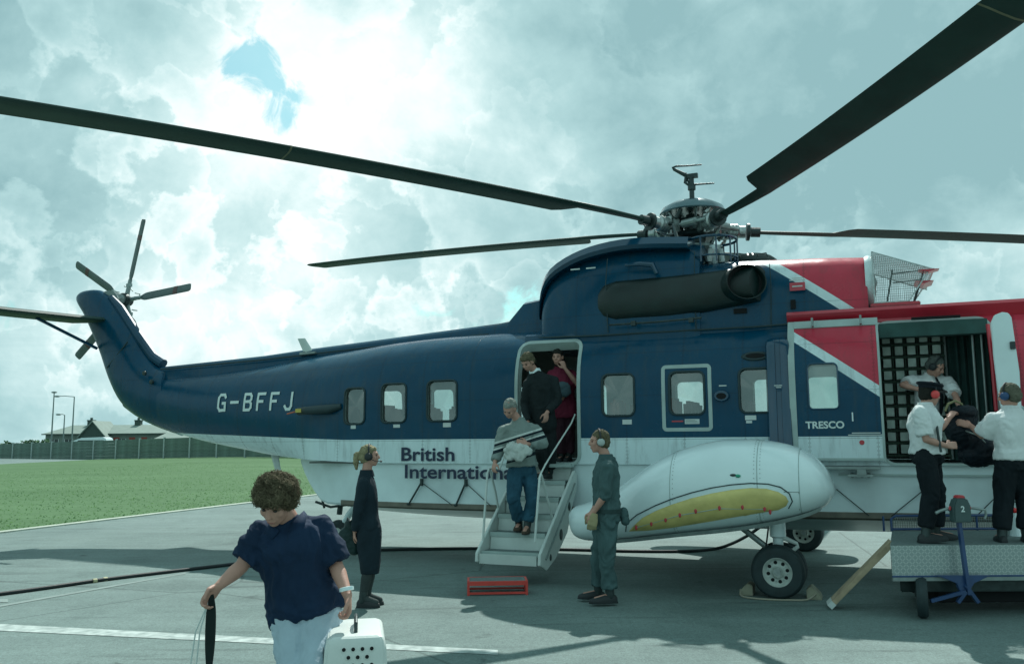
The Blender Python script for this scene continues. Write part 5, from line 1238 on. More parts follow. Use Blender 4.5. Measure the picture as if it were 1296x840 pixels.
def person(label, base, Hc, hf, hu, neck, chest, pelvis, tf, arms, legs, skin='skin', s=1.0, vox=.0065, hair=None, tw=1.0, group=None, hand_s=1.0):
    """joints are world points; arms: (shoulder, elbow, wrist, hand dir, palm normal, thumb side, curl); legs: (hip, knee, ankle, toe)"""
    o = Vector(base); Lc = lambda p: Vector(p)-o
    Hc, neck, chest, pelvis = Lc(Hc), Lc(neck), Lc(chest), Lc(pelvis)
    hr, hf, hu = frame_of(hf, hu)
    axis = (neck-pelvis).normalized(); tr, tf_, _ = frame_of(tf, axis)
    mb = MB()
    head_geo(mb, Hc, hr, hf, hu, s)
    cap_tube(mb, [neck-axis*.03, neck+(Hc-neck)*.35, Hc-hu*.06*s-hf*.02], [.062*s, .055*s, .052*s], 14)
    T = [(pelvis-axis*.07, .135, .09), (pelvis, .155, .105), (pelvis.lerp(chest, .4), .128, .092), (pelvis.lerp(chest, .75), .140, .10), (chest, .155, .105), (chest.lerp(neck, .55), .145, .085), (chest.lerp(neck, .85), .09, .07), (neck, .058, .056)]
    mb.rings(densify_rings([oring(c_, tr, tf_, w*s*tw, d_*s*tw) for c_, w, d_ in T], 3))
    arms2 = []
    for a_ in arms:
        sh, el, wr = Lc(a_[0]), Lc(a_[1]), Lc(a_[2]); arms2.append((sh, el, wr)+tuple(a_[3:]))
        cap_tube(mb, [sh, sh.lerp(el, .5), el, el.lerp(wr, .35), wr], [.050*s, .043*s, .036*s, .038*s, .025*s*hand_s], 14)
        hand(mb, wr, a_[3], a_[4], a_[5], a_[6], s*hand_s)
    legs2 = []
    for l_ in legs:
        hp, kn, an, to = [Lc(p) for p in l_]; legs2.append((hp, kn, an, to))
        cap_tube(mb, [hp, hp.lerp(kn, .5), kn, kn.lerp(an, .35), an], [.080*s, .07*s, .052*s, .052*s, .036*s], 14)
        cap_tube(mb, [an+Vector((0, 0, -.03)), to+Vector((0, 0, .0))], [.034*s, .026*s], 12)
    body = remeshed(mb, 'person', vox, M[skin], None, 2); body.location = o
    tag(body, label, 'person', group)
    q = dict(body=body, o=o, Hc=Hc, hr=hr, hf=hf, hu=hu, neck=neck, chest=chest, pelvis=pelvis, axis=axis, tr=tr, tf=tf_, arms=arms2, legs=legs2, s=s, tw=tw)
    # eyes and mouth
    for k in (-1, 1):
        MB().ell(Hc+(hf*.078+hr*.029*k+hu*.006)*s, .0105*s, .008*s, .006*s, Matrix((hr, hf, hu)).transposed(), 10, 8).build('eye', M['eye'], body)
        cap_tube_b = MB(); cap_tube(cap_tube_b, [Hc+(hf*.083+hr*.015*k+hu*.029)*s, Hc+(hf*.080+hr*.045*k+hu*.030)*s], [.004*s, .003*s], 8); cap_tube_b.build('eyebrow', M[hair or 'hair_dark'], body)
    MB().ell(Hc+(hf*.088-hu*.061)*s, .019*s, .006*s, .004*s, Matrix((hr, hf, hu)).transposed(), 12, 8).build('mouth', M['lip'], body)
    return q
M['eye'] = mat('eye_dark', (.02, .02, .02), .2); M['lip'] = mat('lips', (.30, .10, .09), .5)
M['hair_dark'] = cloth('dark_hair', (.020, .022, .018), bs=160, bump=1); M['hair_brown'] = cloth('brown_hair', (.13, .115, .07), bs=160, bump=1, var=.4, vs=30)
M['hair_curl'] = cloth('curl_brown_hair', (.155, .13, .08), bs=160, bump=0, var=.5, vs=25)
M['hair_grey'] = cloth('grey_hair', (.27, .30, .27), bs=160, bump=1, var=.35, vs=30); M['hair_blond'] = cloth('blond_hair', (.30, .27, .16), bs=160, bump=1, var=.35, vs=30)
def shirt(q, name, m, hem=-.1, infl=.022, sleeve=.8, amp=.006, vox=.011, sleeve_r=1.0, collar=True, flare=0.0, zs=.6, seed=0, skew=0):
    s = q['s']; tw = q['tw']; mb = MB(); ax = q['axis']; P_, Cc, N = q['pelvis'], q['chest'], q['neck']
    T = [(P_+ax*hem, .150+flare, .105+flare*.8), (P_.lerp(Cc, .1), .158+flare*.7, .108+flare*.5), (P_.lerp(Cc, .45), .140+flare*.3, .102+flare*.3), (P_.lerp(Cc, .75), .150+flare*.15, .108), (Cc, .162, .110), (Cc.lerp(N, .5), .152, .092), (Cc.lerp(N, .82), .095, .073), (N+ax*.015, .052, .050)]
    rg0 = [oring(c_, q['tr'], q['tf'], (w*tw+infl)*s, (d_*tw+infl)*s) for c_, w, d_ in T]
    if skew: rg0[0] = [p+ax*(-(p-T[0][0]).x*skew*-1-abs((p-T[0][0]).y)*.1) for p in rg0[0]]
    mb.rings(densify_rings(rg0, 3))
    for (sh, el, wr, *_) in q['arms']:
        cap_tube(mb, [N-ax*.055, sh+ax*.004], [(.058+infl*.3)*s, (.050+infl*.5)*s], 14)
        pts, rs = [sh], [(.050*s+infl*.55)*(1.02+(sleeve_r-1)*.8)]
        L1, L2 = (el-sh).length, (wr-el).length; tot = L1+L2; ln = sleeve*tot
        if ln <= L1: pts += [sh.lerp(el, .5*ln/L1), sh.lerp(el, ln/L1)]; rs += [(.058*s+infl*.6)*sleeve_r, (.054*s+infl*.7)*sleeve_r]
        else: pts += [sh.lerp(el, .5), el, el.lerp(wr, min((ln-L1)/L2, 1))]; rs += [(.050*s+infl*.6)*sleeve_r, (.044*s+infl*.6)*sleeve_r, (.034*s+infl*.5)*sleeve_r]
        cap_tube(mb, pts, rs, 16, ends=0)
        mb.ell(sh, .052*s+infl*.6, .052*s+infl*.6, .050*s+infl*.6)
    o = remeshed(mb, name, vox, m, q['body'], 3, amp, 9, zs, seed)
    if collar:
        c_ = MB(); rr_ = [oring(N+ax*h_+q['tf']*.01, q['tr'], q['tf'], w*s, w*s*.95, 20, 2) for h_, w in ((-.015, .078), (.02, .070), (.045, .064), (.047, .072), (.02, .082), (-.02, .09))]
        c_.rings(rr_, caps=False); c_.build('collar', collar if not isinstance(collar, bool) else m, o, 1.0)
    return o
def womans_collar():
    q = woman; N, r_, f, ax = q['neck'], q['tr'], q['tf'], q['axis']; b_ = MB()
    for k in (-1, 1):
        b_.rings([[N+r_*k*.070-f*.05+ax*.045, N+r_*k*.082-f*.05+ax*.02], [N+r_*k*.078+f*.02+ax*.03, N+r_*k*.10+f*.03+ax*.00], [N+r_*k*.055+f*.085-ax*.005, N+r_*k*.105+f*.10-ax*.045], [N+r_*k*.022+f*.118-ax*.05, N+r_*k*.060+f*.128-ax*.085]], caps=False, close=False)
    o_ = b_.build('collar', navyshirt, q['body'], 1.0); md = o_.modifiers.new('thickness', 'SOLIDIFY'); md.thickness = .006
def trousers(q, name, m, hem=.045, infl=.022, amp=.011, vox=.011, wide=1.0, top=.06, seed=3, flare=1.0):
    s = q['s']; tw = q['tw']; mb = MB(); ax = q['axis']; P_ = q['pelvis']
    hipc = sum((l_[0] for l_ in q['legs']), Vector())/len(q['legs'])
    T = [(P_+ax*top, .135, .098), (P_, .155, .112), (P_.lerp(hipc, .8), .155, .115), (hipc-ax*.05, .12, .10)]
    mb.rings([oring(c_, q['tr'], q['tf'], (w*tw+infl*.8)*s, (d_*tw+infl*.8)*s) for c_, w, d_ in T])
    for hp, kn, an, to in q['legs']:
        d_ = (an-kn).normalized()
        cap_tube(mb, [hp, hp.lerp(kn, .5), kn, kn.lerp(an, .5), an-d_*hem], [(.088*s+infl*.7)*wide, (.078*s+infl*.7)*wide, (.060*s+infl*.8)*wide, (.055*s+infl*.9)*wide, (.050*s+infl*.9)*wide*flare], 18, ends=0)
    return remeshed(mb, name, vox, m, q['body'], 3, amp, 8, .5, seed)
def shoes(q, m, s=1.0, heel=.0):
    for hp, kn, an, to in q['legs']:
        d_ = (to-an); d_.z = 0; d_.normalize() if d_.length > .01 else None; dz = (to-an).normalized(); sd = Vector((-d_.y, d_.x, 0))
        gz_ = min(an.z-.075, to.z-.03)
        mb = MB(); rg = []
        z0 = an.z-.085; z1 = to.z-.028
        for t, w, h_ in ((-.065, .022, .045), (-.05, .034, .065), (0, .038, .085), (.05, .040, .07), (.10, .045, .055), (.15, .042, .042), (.185, .028, .03), (.195, .012, .018)):
            c_ = an+d_*t*s; bz = lerp(z0, z1, min(max(t/.13, 0), 1)); rg.append([Vector((c_.x, c_.y, bz))+sd*w*s*cx+Vector((0, 0, h_*cz)) for cx, cz in ((-1, 0), (1, 0), (1.02, .3), (.85, .75), (.4, 1), (-.4, 1), (-.85, .75), (-1.02, .3))])
        mb.rings(rg); sh = mb.build('shoe', m, q['body'], .7, bevel=0)
        sk = MB(); cap_tube(sk, [an-Z*.03, an.lerp(kn, .2)], [.045*q['s'], .047*q['s']], 12); sk.build('sock', M['dgrey'], q['body'])
        sb = MB(); sb.rings([[p+Vector((0, 0, dz_)) for p in [Vector((an.x, an.y, 0))+d_*t*s+sd*w*s*k+Vector((0, 0, lerp(z0, z1, min(max(t/.13, 0), 1)))) for t, w, k in ((-.07, .025, -1), (.0, .041, -1), (.10, .048, -1), (.17, .035, -1), (.2, .0, 1), (.17, .035, 1), (.10, .048, 1), (0, .041, 1), (-.07, .025, 1))]] for dz_ in (-.012, .004)])
        sb.build('sole', M['black'], sh, None)
def hair(q, m, kind='short', vox=.007, amp=.006):
    s = q['s']; Hc, r_, f, u = q['Hc'], q['hr'], q['hf'], q['hu']; M3 = Matrix((r_, f, u)).transposed(); mb = MB()
    E_ = lambda a_, b_, c_, rx, ry, rz: mb.ell(Hc+(r_*a_+f*b_+u*c_)*s, rx*s, ry*s, rz*s, M3, 18, 12)
    E_(0, -.022, .040, .080, .095, .090); E_(0, -.045, -.005, .076, .075, .075)
    if kind == 'curly':
        rd = random.Random(4); E_(0, -.03, .038, .086, .095, .080); E_(0, .05, .066, .072, .046, .038)
        for i in range(150):
            a = rd.uniform(0, 2*PI); b_ = rd.uniform(-.45, PI/2); dx, dy, dz = math.cos(b_)*math.cos(a), math.cos(b_)*math.sin(a), math.sin(b_)
            if dy > .35 and dz < .35: continue
            rr_ = rd.uniform(.014, .024); E_(dx*.088, -.018+dy*.094, .026+dz*.086, rr_, rr_, rr_)
        amp = .010
    if kind == 'curly': pass
    if kind == 'thin': mb = MB(); E_(0, -.030, .030, .079, .090, .090); E_(0, -.045, -.015, .077, .07, .07); E_(0, .01, .07, .060, .06, .042)
    if kind == 'full': E_(0, .035, .078, .070, .05, .034); E_(.0, -.03, .01, .087, .08, .085)
    if kind == 'pony':
        E_(0, .03, .075, .068, .045, .032); cap_tube(mb, [Hc+(f*-.10+u*.03)*s, Hc+(f*-.145+u*.02)*s, Hc+(f*-.155-u*.06)*s, Hc+(f*-.15-u*.13)*s], [.022, .030, .028, .012], 12)
    if kind == 'long': E_(0, .03, .075, .072, .05, .036); E_(0, -.05, -.06, .085, .07, .10)
    return remeshed(mb, 'hair', vox, m, q['body'], 1, amp, 34, 1.0, 5)
def ear_muffs(q, m, band=True, mic=False):
    s = q['s']; Hc, r_, f, u = q['Hc'], q['hr'], q['hf'], q['hu']; e_ = None
    for k in (-1, 1):
        c_ = Hc+(r_*k*.076-f*.003-u*.004)*s
        b_ = MB().lathe([(0, 0), (.034, 0), (.040, .010), (.040, .026), (.033, .040), (.018, .046), (0, .047)], c_, r_*k, 18); e_ = b_.build('ear_defender', m, q['body'], .8)
        MB().lathe([(.026, -.002), (.042, .0), (.043, .010), (.030, .012)], c_, r_*k, 18, close=True).build('ear_cushion', M['black'], e_, .8)
    if band:
        pts = [Hc+(r_*math.sin(a)*.105+u*(.0+math.cos(a)*.135)-f*.0)*s for a in [lerp(-1.5, 1.5, i/12) for i in range(13)]]
        MB().tube(pts, .008, 8).build('headband', M['black'], q['body'])
    if mic:
        MB().tube([Hc+(r_*.10-u*.02)*s, Hc+(r_*.09+f*.07-u*.055)*s, Hc+(r_*.03+f*.12-u*.062)*s], .004, 6).tube([Hc+(r_*.03+f*.115-u*.062)*s, Hc+(r_*.02+f*.135-u*.062)*s], .009, 8).build('microphone', M['black'], q['body'])
Z = Vector((0, 0, 1))
# --- 1. woman with pet carrier, nearest
Y = 4.40; A_ = lambda x, y, d=0: at(x, y, Y+d)
gb = Vector((A_(385, 700).x, Y+.05, 0))
woman = person('woman with tousled hair and loose navy shirt looking down, carrying a white pet carrier', gb, A_(349, 634, -.13), (-.14, -.80, -.58), (0, -.58, .80), A_(366, 659, .0), A_(368, 698, -.0), A_(388, 765, .08), (-.08, -1, .12),
    [(A_(331, 676, .0), A_(306, 716, -.06), A_(277, 741, -.16), (-.6, -.3, -.75), (.7, -.5, -.35), (.1, -1, 0), .75), (A_(403, 668, .04), A_(424, 712, .02), A_(440, 753, -.12), (.12, -.12, -1), (-.9, -.3, 0), (0, -1, 0), .9)],
    [(A_(371, 778, .08), A_(374, 846, -.08), A_(385, 930, .12), A_(383, 955, -.05)), (A_(406, 778, .08), A_(403, 850, -.16), A_(402, 948, -.20), A_(402, 968, -.38))], vox=.0055, s=1.0, hair='hair_brown', tw=.98, hand_s=.92)
navyshirt = cloth('navy_cotton', (.008, .026, .062), .3, 4, bs=30)
shirt(woman, 'shirt', navyshirt, hem=-.06, infl=.022, sleeve=.47, amp=.0125, vox=.008, sleeve_r=1.12, flare=.030, zs=.5, seed=2, skew=.16, collar=False)
womans_collar()
trousers(woman, 'trousers', cloth('pale_blue_denim', (.40, .51, .58), .12, 8, bs=50), infl=.024, amp=.010, vox=.011, wide=1.06)
shoes(woman, M['offwhite']); wh_ = hair(woman, M['hair_brown'], 'curly')
def locks(q, base_, m, n=3200):
    rd = random.Random(21); b_ = MB(); Hc, s_ = q['Hc'], q['s']; vs_ = base_.data.vertices; nn_ = len(vs_)
    for i in range(n):
        v = vs_[rd.randrange(nn_)]; p = Vector(v.co); n0 = Vector(v.normal)
        t0 = n0.cross(Vector((rd.gauss(0, 1), rd.gauss(0, 1), rd.gauss(0, 1)))).normalized(); t1 = n0.cross(t0); w = rd.uniform(.0012, .0024); rr_ = rd.uniform(.006, .014); ph = rd.uniform(0, 6); pts = []
        L_ = rd.uniform(.018, .04)
        for k in range(6):
            a = ph+k*.75; pts.append(p-n0*.004+t0*(L_*(k/5-.3))+n0*(.005+rr_*(.5+.5*math.sin(a))*.9)+t1*rr_*.7*math.cos(a))
        b_.tube(pts, w, 3, w*.3, caps=False)
    o_ = b_.build('hair_locks', m, q['body'], 3.2, fix=False); o_['kind'] = 'stuff'; return o_
locks(woman, wh_, M['hair_curl'])
wr = woman['arms'][1][2]; MB().lathe([(.030, -.010), (.036, -.008), (.036, .008), (.030, .010)], wr+Vector((-.006, .0, .03)), (.2, -.2, -1), 18, close=True).build('wristband', M['white'], woman['body'])
# --- 2. stewardess with headset
Y = 8.87; gb = onground(465, 767); gb.z = 0
stew = person('woman in a dark suit and headset with a blonde ponytail, standing side on', gb, A_(468, 577), (1, .05, .04), (0, 0, 1), A_(463, 600), A_(464, 625), A_(467, 668), (1, .12, 0),
    [(A_(460, 612, -.165), A_(453, 645, -.19), A_(449, 672, -.08), (-.1, .4, -.9), (1, 0, 0), (0, -1, 0), .6), (A_(466, 612, .165), A_(456, 645, .20), A_(450, 672, .06), (-.1, -.3, -.9), (1, 0, 0), (0, 1, 0), .6)],
    [(A_(465, 672, -.075), A_(466, 718, -.07), A_(459, 756, -.06), A_(476, 763, -.07)), (A_(468, 672, .075), A_(470, 716, .07), A_(464, 753, .08), A_(481, 760, .08))], vox=.0075, s=.93, hair='hair_blond', tw=.92)
suit = cloth('dark_suit', (.010, .024, .034), .3, 4)
shirt(stew, 'jacket', suit, hem=-.02, infl=.018, sleeve=.97, amp=.004, flare=.012)
mb = MB(); q = stew; P_ = q['pelvis']; kc = (q['legs'][0][1]+q['legs'][1][1])/2
mb.rings(densify_rings([oring(c_, q['tr'], q['tf'], w, d_) for c_, w, d_ in ((P_+Vector((0, 0, .10)), .12, .095), (P_, .155, .125), (P_-Vector((0, 0, .12)), .160, .128), (kc+Vector((0, 0, .06)), .142, .108), (kc-Vector((0, 0, .06)), .132, .092))], 3))
remeshed(mb, 'skirt', .011, suit, q['body'], 2, .004, 8, .4)
mb = MB()
for hp, kn, an, to in q['legs']: cap_tube(mb, [kn, kn.lerp(an, .35), an, to+Vector((0, 0, .01))], [.050, .054, .037, .030], 14)
remeshed(mb, 'tights', .009, cloth('dark_tights', (.045, .06, .06), bump=0), q['body'], 2)
shoes(stew, M['black'], .9); hair(stew, M['hair_blond'], 'pony'); ear_muffs(stew, M['black'], True, True)
# --- 3. man in coveralls
Y = 8.95; gb = onground(762, 763); gb.z = 0
cov = person('man in grey coveralls and pale ear defenders, standing side on by the sponson', gb, A_(758, 559), (-1, -.1, -.02), (.0, 0, 1), A_(768, 580), A_(767, 605), A_(768, 654), (-1, -.15, 0),
    [(A_(769, 591, -.20), A_(766, 626, -.22), A_(751, 648, -.16), (-.35, -.05, -.9), (.2, .9, 0), (-1, -.2, 0), .7), (A_(767, 590, .19), A_(764, 625, .2), A_(749, 648, .0), (-.3, -.05, -.9), (.2, -.9, 0), (-1, .2, 0), .7)],
    [(A_(769, 662, -.09), A_(768, 706, -.11), A_(772, 750, -.12), A_(754, 758, -.14)), (A_(764, 662, .09), A_(757, 706, .09), A_(757, 746, .12), A_(740, 752, .10))], vox=.0075, hair='hair_brown')
covm = cloth('grey_green_coverall', (.060, .115, .118), .25, 5)
shirt(cov, 'coverall_top', covm, hem=-.04, infl=.022, sleeve=.58, amp=.013, flare=.004); trousers(cov, 'coverall_legs', covm, hem=.045, infl=.020, amp=.013, wide=1.02, top=.10, flare=1.15)
shoes(cov, M['black'], 1.1); hair(cov, M['hair_brown'], 'short'); ear_muffs(cov, mat('pale_cup', (.40, .47, .45), .5))
p = cov['pelvis']; MB().rings(densify_rings([oring(p+Z*z, cov['tr'], cov['tf'], .195, .145) for z in (.05, .09)], 1)).build('belt', cloth('belt_web', (.03, .06, .06)), cov['body'], .7)
mb = MB(); mb.ell(p+Vector((.17, -.06, .03)), .05, .06, .075).ell(p+Vector((.18, -.08, -.03)), .045, .05, .05); remeshed(mb, 'belt_pouch', .01, covm, cov['body'], 2, .004)
mb = MB(); hp = cov['arms'][0][2]; hand(mb, hp+Vector((.01, -.01, -.02)), (-.25, 0, -.95), (.3, .9, 0), (-1, -.2, 0), .6, 1.28); gl = remeshed(mb, 'gloves', .008, cloth('tan_leather', (.34, .30, .17), .3), None, 1); gl.location = cov['o']; tag(gl, 'tan work gloves held by the man in grey coveralls', 'gloves')
# --- 4. man in striped sweater on the stairs
Y = 10.45; gb = A_(660, 668); 
sw = person('grey haired man in a striped sweater and jeans coming down the airstair', gb, A_(645, 517, -.12), (-.38, -.62, -.68), (-.1, -.55, .8), A_(657, 533, 0), A_(657, 558, -.02), A_(661, 592, .02), (-.30, -.95, 0),
    [(A_(637, 546, -.02), A_(632, 569, -.05), A_(626, 585, -.18), (-.15, -.35, -.9), (.5, .3, -.3), (.3, -1, 0), .7), (A_(677, 543, .02), A_(687, 561, -.03), A_(667, 562, -.22), (-.9, -.15, .25), (0, 1, -.2), (0, 0, 1), .6)],
    [(A_(652, 598, .0), A_(650, 632, -.22), A_(657, 660, -.06), A_(654, 668, -.20)), (A_(670, 598, .03), A_(674, 633, -.14), A_(667, 664, -.16), A_(664, 672, -.32))], vox=.0085, hair='hair_grey', s=.98)
def sweater_mat():
    m = cloth('striped_sweater', (.30, .36, .34), .2, 40, bs=60); nt = m.node_tree; b_ = nt.nodes['Principled BSDF']; t = nt.nodes.new('ShaderNodeTexCoord'); s_ = nt.nodes.new('ShaderNodeSeparateXYZ'); nt.links.new(t.outputs['Object'], s_.inputs[0])
    ad = nt.nodes.new('ShaderNodeMath'); ad.operation = 'MULTIPLY_ADD'; nt.links.new(s_.outputs[0], ad.inputs[0]); ad.inputs[1].default_value = -.30; nt.links.new(s_.outputs[2], ad.inputs[2])
    mr_ = nt.nodes.new('ShaderNodeMapRange'); nt.links.new(ad.outputs[0], mr_.inputs[0]); mr_.inputs['From Min'].default_value = .70; mr_.inputs['From Max'].default_value = 1.35
    r_ = nt.nodes.new('ShaderNodeValToRGB'); r_.color_ramp.interpolation = 'CONSTANT'; nt.links.new(mr_.outputs[0], r_.inputs[0]); e_ = r_.color_ramp.elements
    base_ = (.20, .255, .24, 1); dk = (.006, .018, .026, 1); lt = (.50, .56, .53, 1)
    e_[0].position = 0; e_[0].color = base_; e_[1].position = .18; e_[1].color = dk
    for p_, c_ in ((.25, base_), (.44, dk), (.50, lt), (.53, base_), (.57, dk), (.61, lt), (.65, base_)):
        k = e_.new(p_); k.color = c_
    nt.links.new(r_.outputs[0], b_.inputs['Base Color']); return m
shirt(sw, 'sweater', sweater_mat(), hem=.02, infl=.030, sleeve=.93, amp=.011, flare=.015, sleeve_r=1.08)
trousers(sw, 'jeans', cloth('blue_jeans', (.022, .085, .13), .35, 6), infl=.022, amp=.009, wide=1.0, top=.08)
shoes(sw, cloth('brown_leather', (.07, .055, .04))); hair(sw, M['hair_grey'], 'thin')
mb = MB(); rd = random.Random(9); c0 = A_(655, 570, -.24)
for i in range(26): p = c0+Vector((rd.uniform(-.13, .14), rd.uniform(-.03, .05), rd.uniform(-.09, .07))); mb.ell(p, rd.uniform(.04, .08), .035, rd.uniform(.03, .06), Matrix.Rotation(rd.uniform(-.6, .6), 3, 'Y'))
jk = remeshed(mb, 'folded_jacket', .011, cloth('off_white_cloth', (.48, .54, .51), .15), None, 2, .012, 14, 1.0); tag(jk, 'bundled off white jacket held against the striped sweater', 'jacket')
# --- 5. man in dark suit behind him
Y = 11.05; gb = A_(690, 600, .05)
dk = person('man in a dark jacket and white collar stooping out of the airstair door', gb, A_(668, 458, -.12), (-.55, -.60, -.62), (-.3, -.4, .8), A_(678, 471, 0), A_(684, 492, .0), A_(688, 537, .05), (-.62, -.78, 0),
    [(A_(668, 486, .0), A_(664, 512, .05), A_(668, 535, -.05), (0, 0, -1), (.7, 0, 0), (-.6, -1, 0), .5), (A_(701, 482, -.02), A_(706, 507, -.06), A_(692, 522, -.22), (-.15, -.1, -1), (-.6, .8, 0), (-.8, -.6, 0), .5)],
    [(A_(683, 543, .05), A_(684, 572, -.06), A_(690, 596, .05), A_(682, 600, -.05)), (A_(694, 543, .05), A_(697, 570, .02), A_(696, 596, .12), A_(688, 601, .0))], vox=.0085, hair='hair_brown', s=.97)
shirt(dk, 'jacket', cloth('black_wool', (.012, .020, .022), .3), hem=-.05, infl=.026, sleeve=.95, amp=.006, collar=M['white']); trousers(dk, 'trousers', cloth('black_wool_trousers', (.012, .018, .020)), infl=.022, amp=.006)
shoes(dk, M['black']); hair(dk, M['hair_brown'], 'full')
# --- 6. passenger in red top inside the door
Y = 11.6; gb = A_(714, 583); gb.z = 1.352
rp = person('passenger in a crimson top holding a hand to the face inside the airstair door', gb, A_(706, 452, -.1), (-.35, -.9, -.12), (0, 0, 1), A_(709, 466), A_(711, 482), A_(714, 518), (-.4, -.9, 0),
    [(A_(698, 474, .02), A_(694, 492, -.05), A_(703, 503, -.14), (.8, -.2, 0), (0, 1, 0), (0, 0, 1), .6), (A_(724, 474, 0), A_(731, 486, -.18), A_(715, 466, -.22), (-.4, -.1, .9), (-.3, .9, 0), (-.9, 0, 0), .8)],
    [(A_(710, 524), A_(710, 553, -.04), A_(711, 577), A_(708, 580, -.14)), (A_(719, 524), A_(720, 553, -.02), A_(720, 577), A_(717, 580, -.12))], vox=.009, hair='hair_dark', s=.94)
shirt(rp, 'top', cloth('crimson_cloth', (.16, .02, .045), .4), hem=-.12, infl=.026, sleeve=.45, amp=.008, flare=.02); trousers(rp, 'trousers', cloth('dark_plum_cloth', (.05, .02, .03)), infl=.022)
shoes(rp, M['black']); hair(rp, M['hair_dark'], 'long')
mb = MB(); c0 = A_(712, 491, -.22); mb.ell(c0, .11, .05, .09).ell(c0+Vector((.02, 0, -.05)), .10, .05, .07); bg = remeshed(mb, 'shoulder_bag', .011, cloth('blue_grey_bag', (.07, .12, .14)), None, 2, .006); tag(bg, 'blue grey bag slung across the crimson top', 'bag')
# --- 7. loader standing in the cargo door
Y = 9.9; gb = A_(1176, 583); gb.z = 1.352
ld = person('bareheaded loader in white shirt and dark tie bending forward inside the cargo doorway', gb, A_(1184, 464, -.13), (.62, -.55, -.55), (.3, -.35, .85), A_(1176, 476, .0), A_(1177, 496, 0), A_(1172, 536, .08), (.45, -.88, 0),
    [(A_(1159, 482, .05), A_(1142, 487, -.05), A_(1160, 492, -.16), (1, -.2, -.1), (0, .8, -.5), (0, 0, 1), .5), (A_(1199, 483, -.05), A_(1209, 500, -.25), A_(1214, 514, -.5), (.1, -.8, -.55), (-.5, 0, -.8), (-1, -.2, .2), .7)],
    [(A_(1166, 543, .06), A_(1166, 563, -.02), A_(1168, 577, .08), A_(1170, 580, -.08)), (A_(1180, 543, .04), A_(1182, 562, -.06), A_(1180, 577, .04), A_(1184, 580, -.1))], vox=.008, hair='hair_dark', s=.96)
wsh = cloth('white_cotton', (.66, .70, .70), .08, 6, bs=30); blk = cloth('black_trousers', (.006, .012, .016), .3)
shirt(ld, 'shirt', wsh, hem=-.02, infl=.024, sleeve=.42, amp=.009, sleeve_r=1.15); trousers(ld, 'trousers', blk); shoes(ld, M['black']); hair(ld, cloth('grizzled_hair', (.10, .12, .11), bs=160, bump=1), 'short'); ear_muffs(ld, M['black'])
def tie(q, L_=.36):
    n_, f, a_ = q['neck'], q['tf'], q['axis']; c_ = q['chest']; r_ = q['tr']; b_ = MB()
    b_.rings([[p+r_*w, p+f*.008, p-r_*w, p-f*.004] for p, w in ((n_+f*.085*q['s']-a_*.01, .014), (n_+f*.10-a_*.035, .018), (n_.lerp(c_, .7)+f*.145, .024), (c_+f*.155-a_*.06, .034), (c_+f*.16-a_*(L_-.12), .030), (c_+f*.16-a_*(L_-.08), .004))]); b_.build('tie', blk, q['body'], .5)
tie(ld)
# --- 8. man with red ear defenders on the platform
Y = 8.32; gb = A_(1178, 683); gb.z = .664
re_ = person('man in white shirt, dark cap and red ear defenders standing on the platform', gb, A_(1177, 499), (.97, .12, -.15), (.1, 0, 1), A_(1170, 515), A_(1170, 536), A_(1173, 574), (.97, .2, 0),
    [(A_(1165, 522, -.18), A_(1172, 556, -.22), A_(1198, 564, -.16), (1, .2, .08), (0, .9, -.3), (.1, 0, 1), .35), (A_(1172, 520, .17), A_(1190, 542, .22), A_(1202, 528, .30), (.6, .3, .6), (.6, .5, -.5), (-.3, 0, 1), .7)],
    [(A_(1172, 580, -.08), A_(1178, 626, -.09), A_(1171, 673, -.10), A_(1191, 679, -.11)), (A_(1176, 580, .08), A_(1186, 624, .08), A_(1184, 670, .10), A_(1204, 677, .09))], vox=.007, hair='hair_dark', s=.93)
shirt(re_, 'shirt', wsh, hem=.0, infl=.026, sleeve=.44, amp=.010, sleeve_r=1.15, flare=.012); trousers(re_, 'trousers', blk, infl=.024, wide=1.04); shoes(re_, M['black'], 1.05); hair(re_, M['hair_dark'], 'short'); ear_muffs(re_, mat('red_cup', (.70, .06, .06), .4), True)
q = re_; mb = MB()
mb.rings([oring(q['Hc']+q['hu']*h_*.93-q['hf']*.01, q['hr'], q['hf'], w, d_, 24, 2) for h_, w, d_ in ((.058, .086, .103), (.085, .090, .108), (.10, .112, .130), (.118, .108, .126), (.126, .06, .07))]).build('cap', cloth('navy_cap', (.008, .014, .022)), q['body'], .6)
MB().rings([[q['Hc']+q['hu']*(.058-.012*t)+q['hf']*(.085+.075*t)+q['hr']*(.085*(1-.55*t*t))*k+q['hu']*dz for k in (-1, -.6, 0, .6, 1) for dz in (0,)]+[q['Hc']+q['hu']*(.050-.012*t)+q['hf']*(.085+.075*t)+q['hr']*(.085*(1-.55*t*t))*k for k in (1, .6, 0, -.6, -1)] for t in (0, .5, 1)]).build('cap_peak', M['black'], q['body'], .5)
MB().tube([A_(1184, 528, -.12)-q['o'], A_(1187, 548, -.2)-q['o'], A_(1191, 572, -.22)-q['o']], .012, 8).build('tie', M['dgrey'], q['body'])
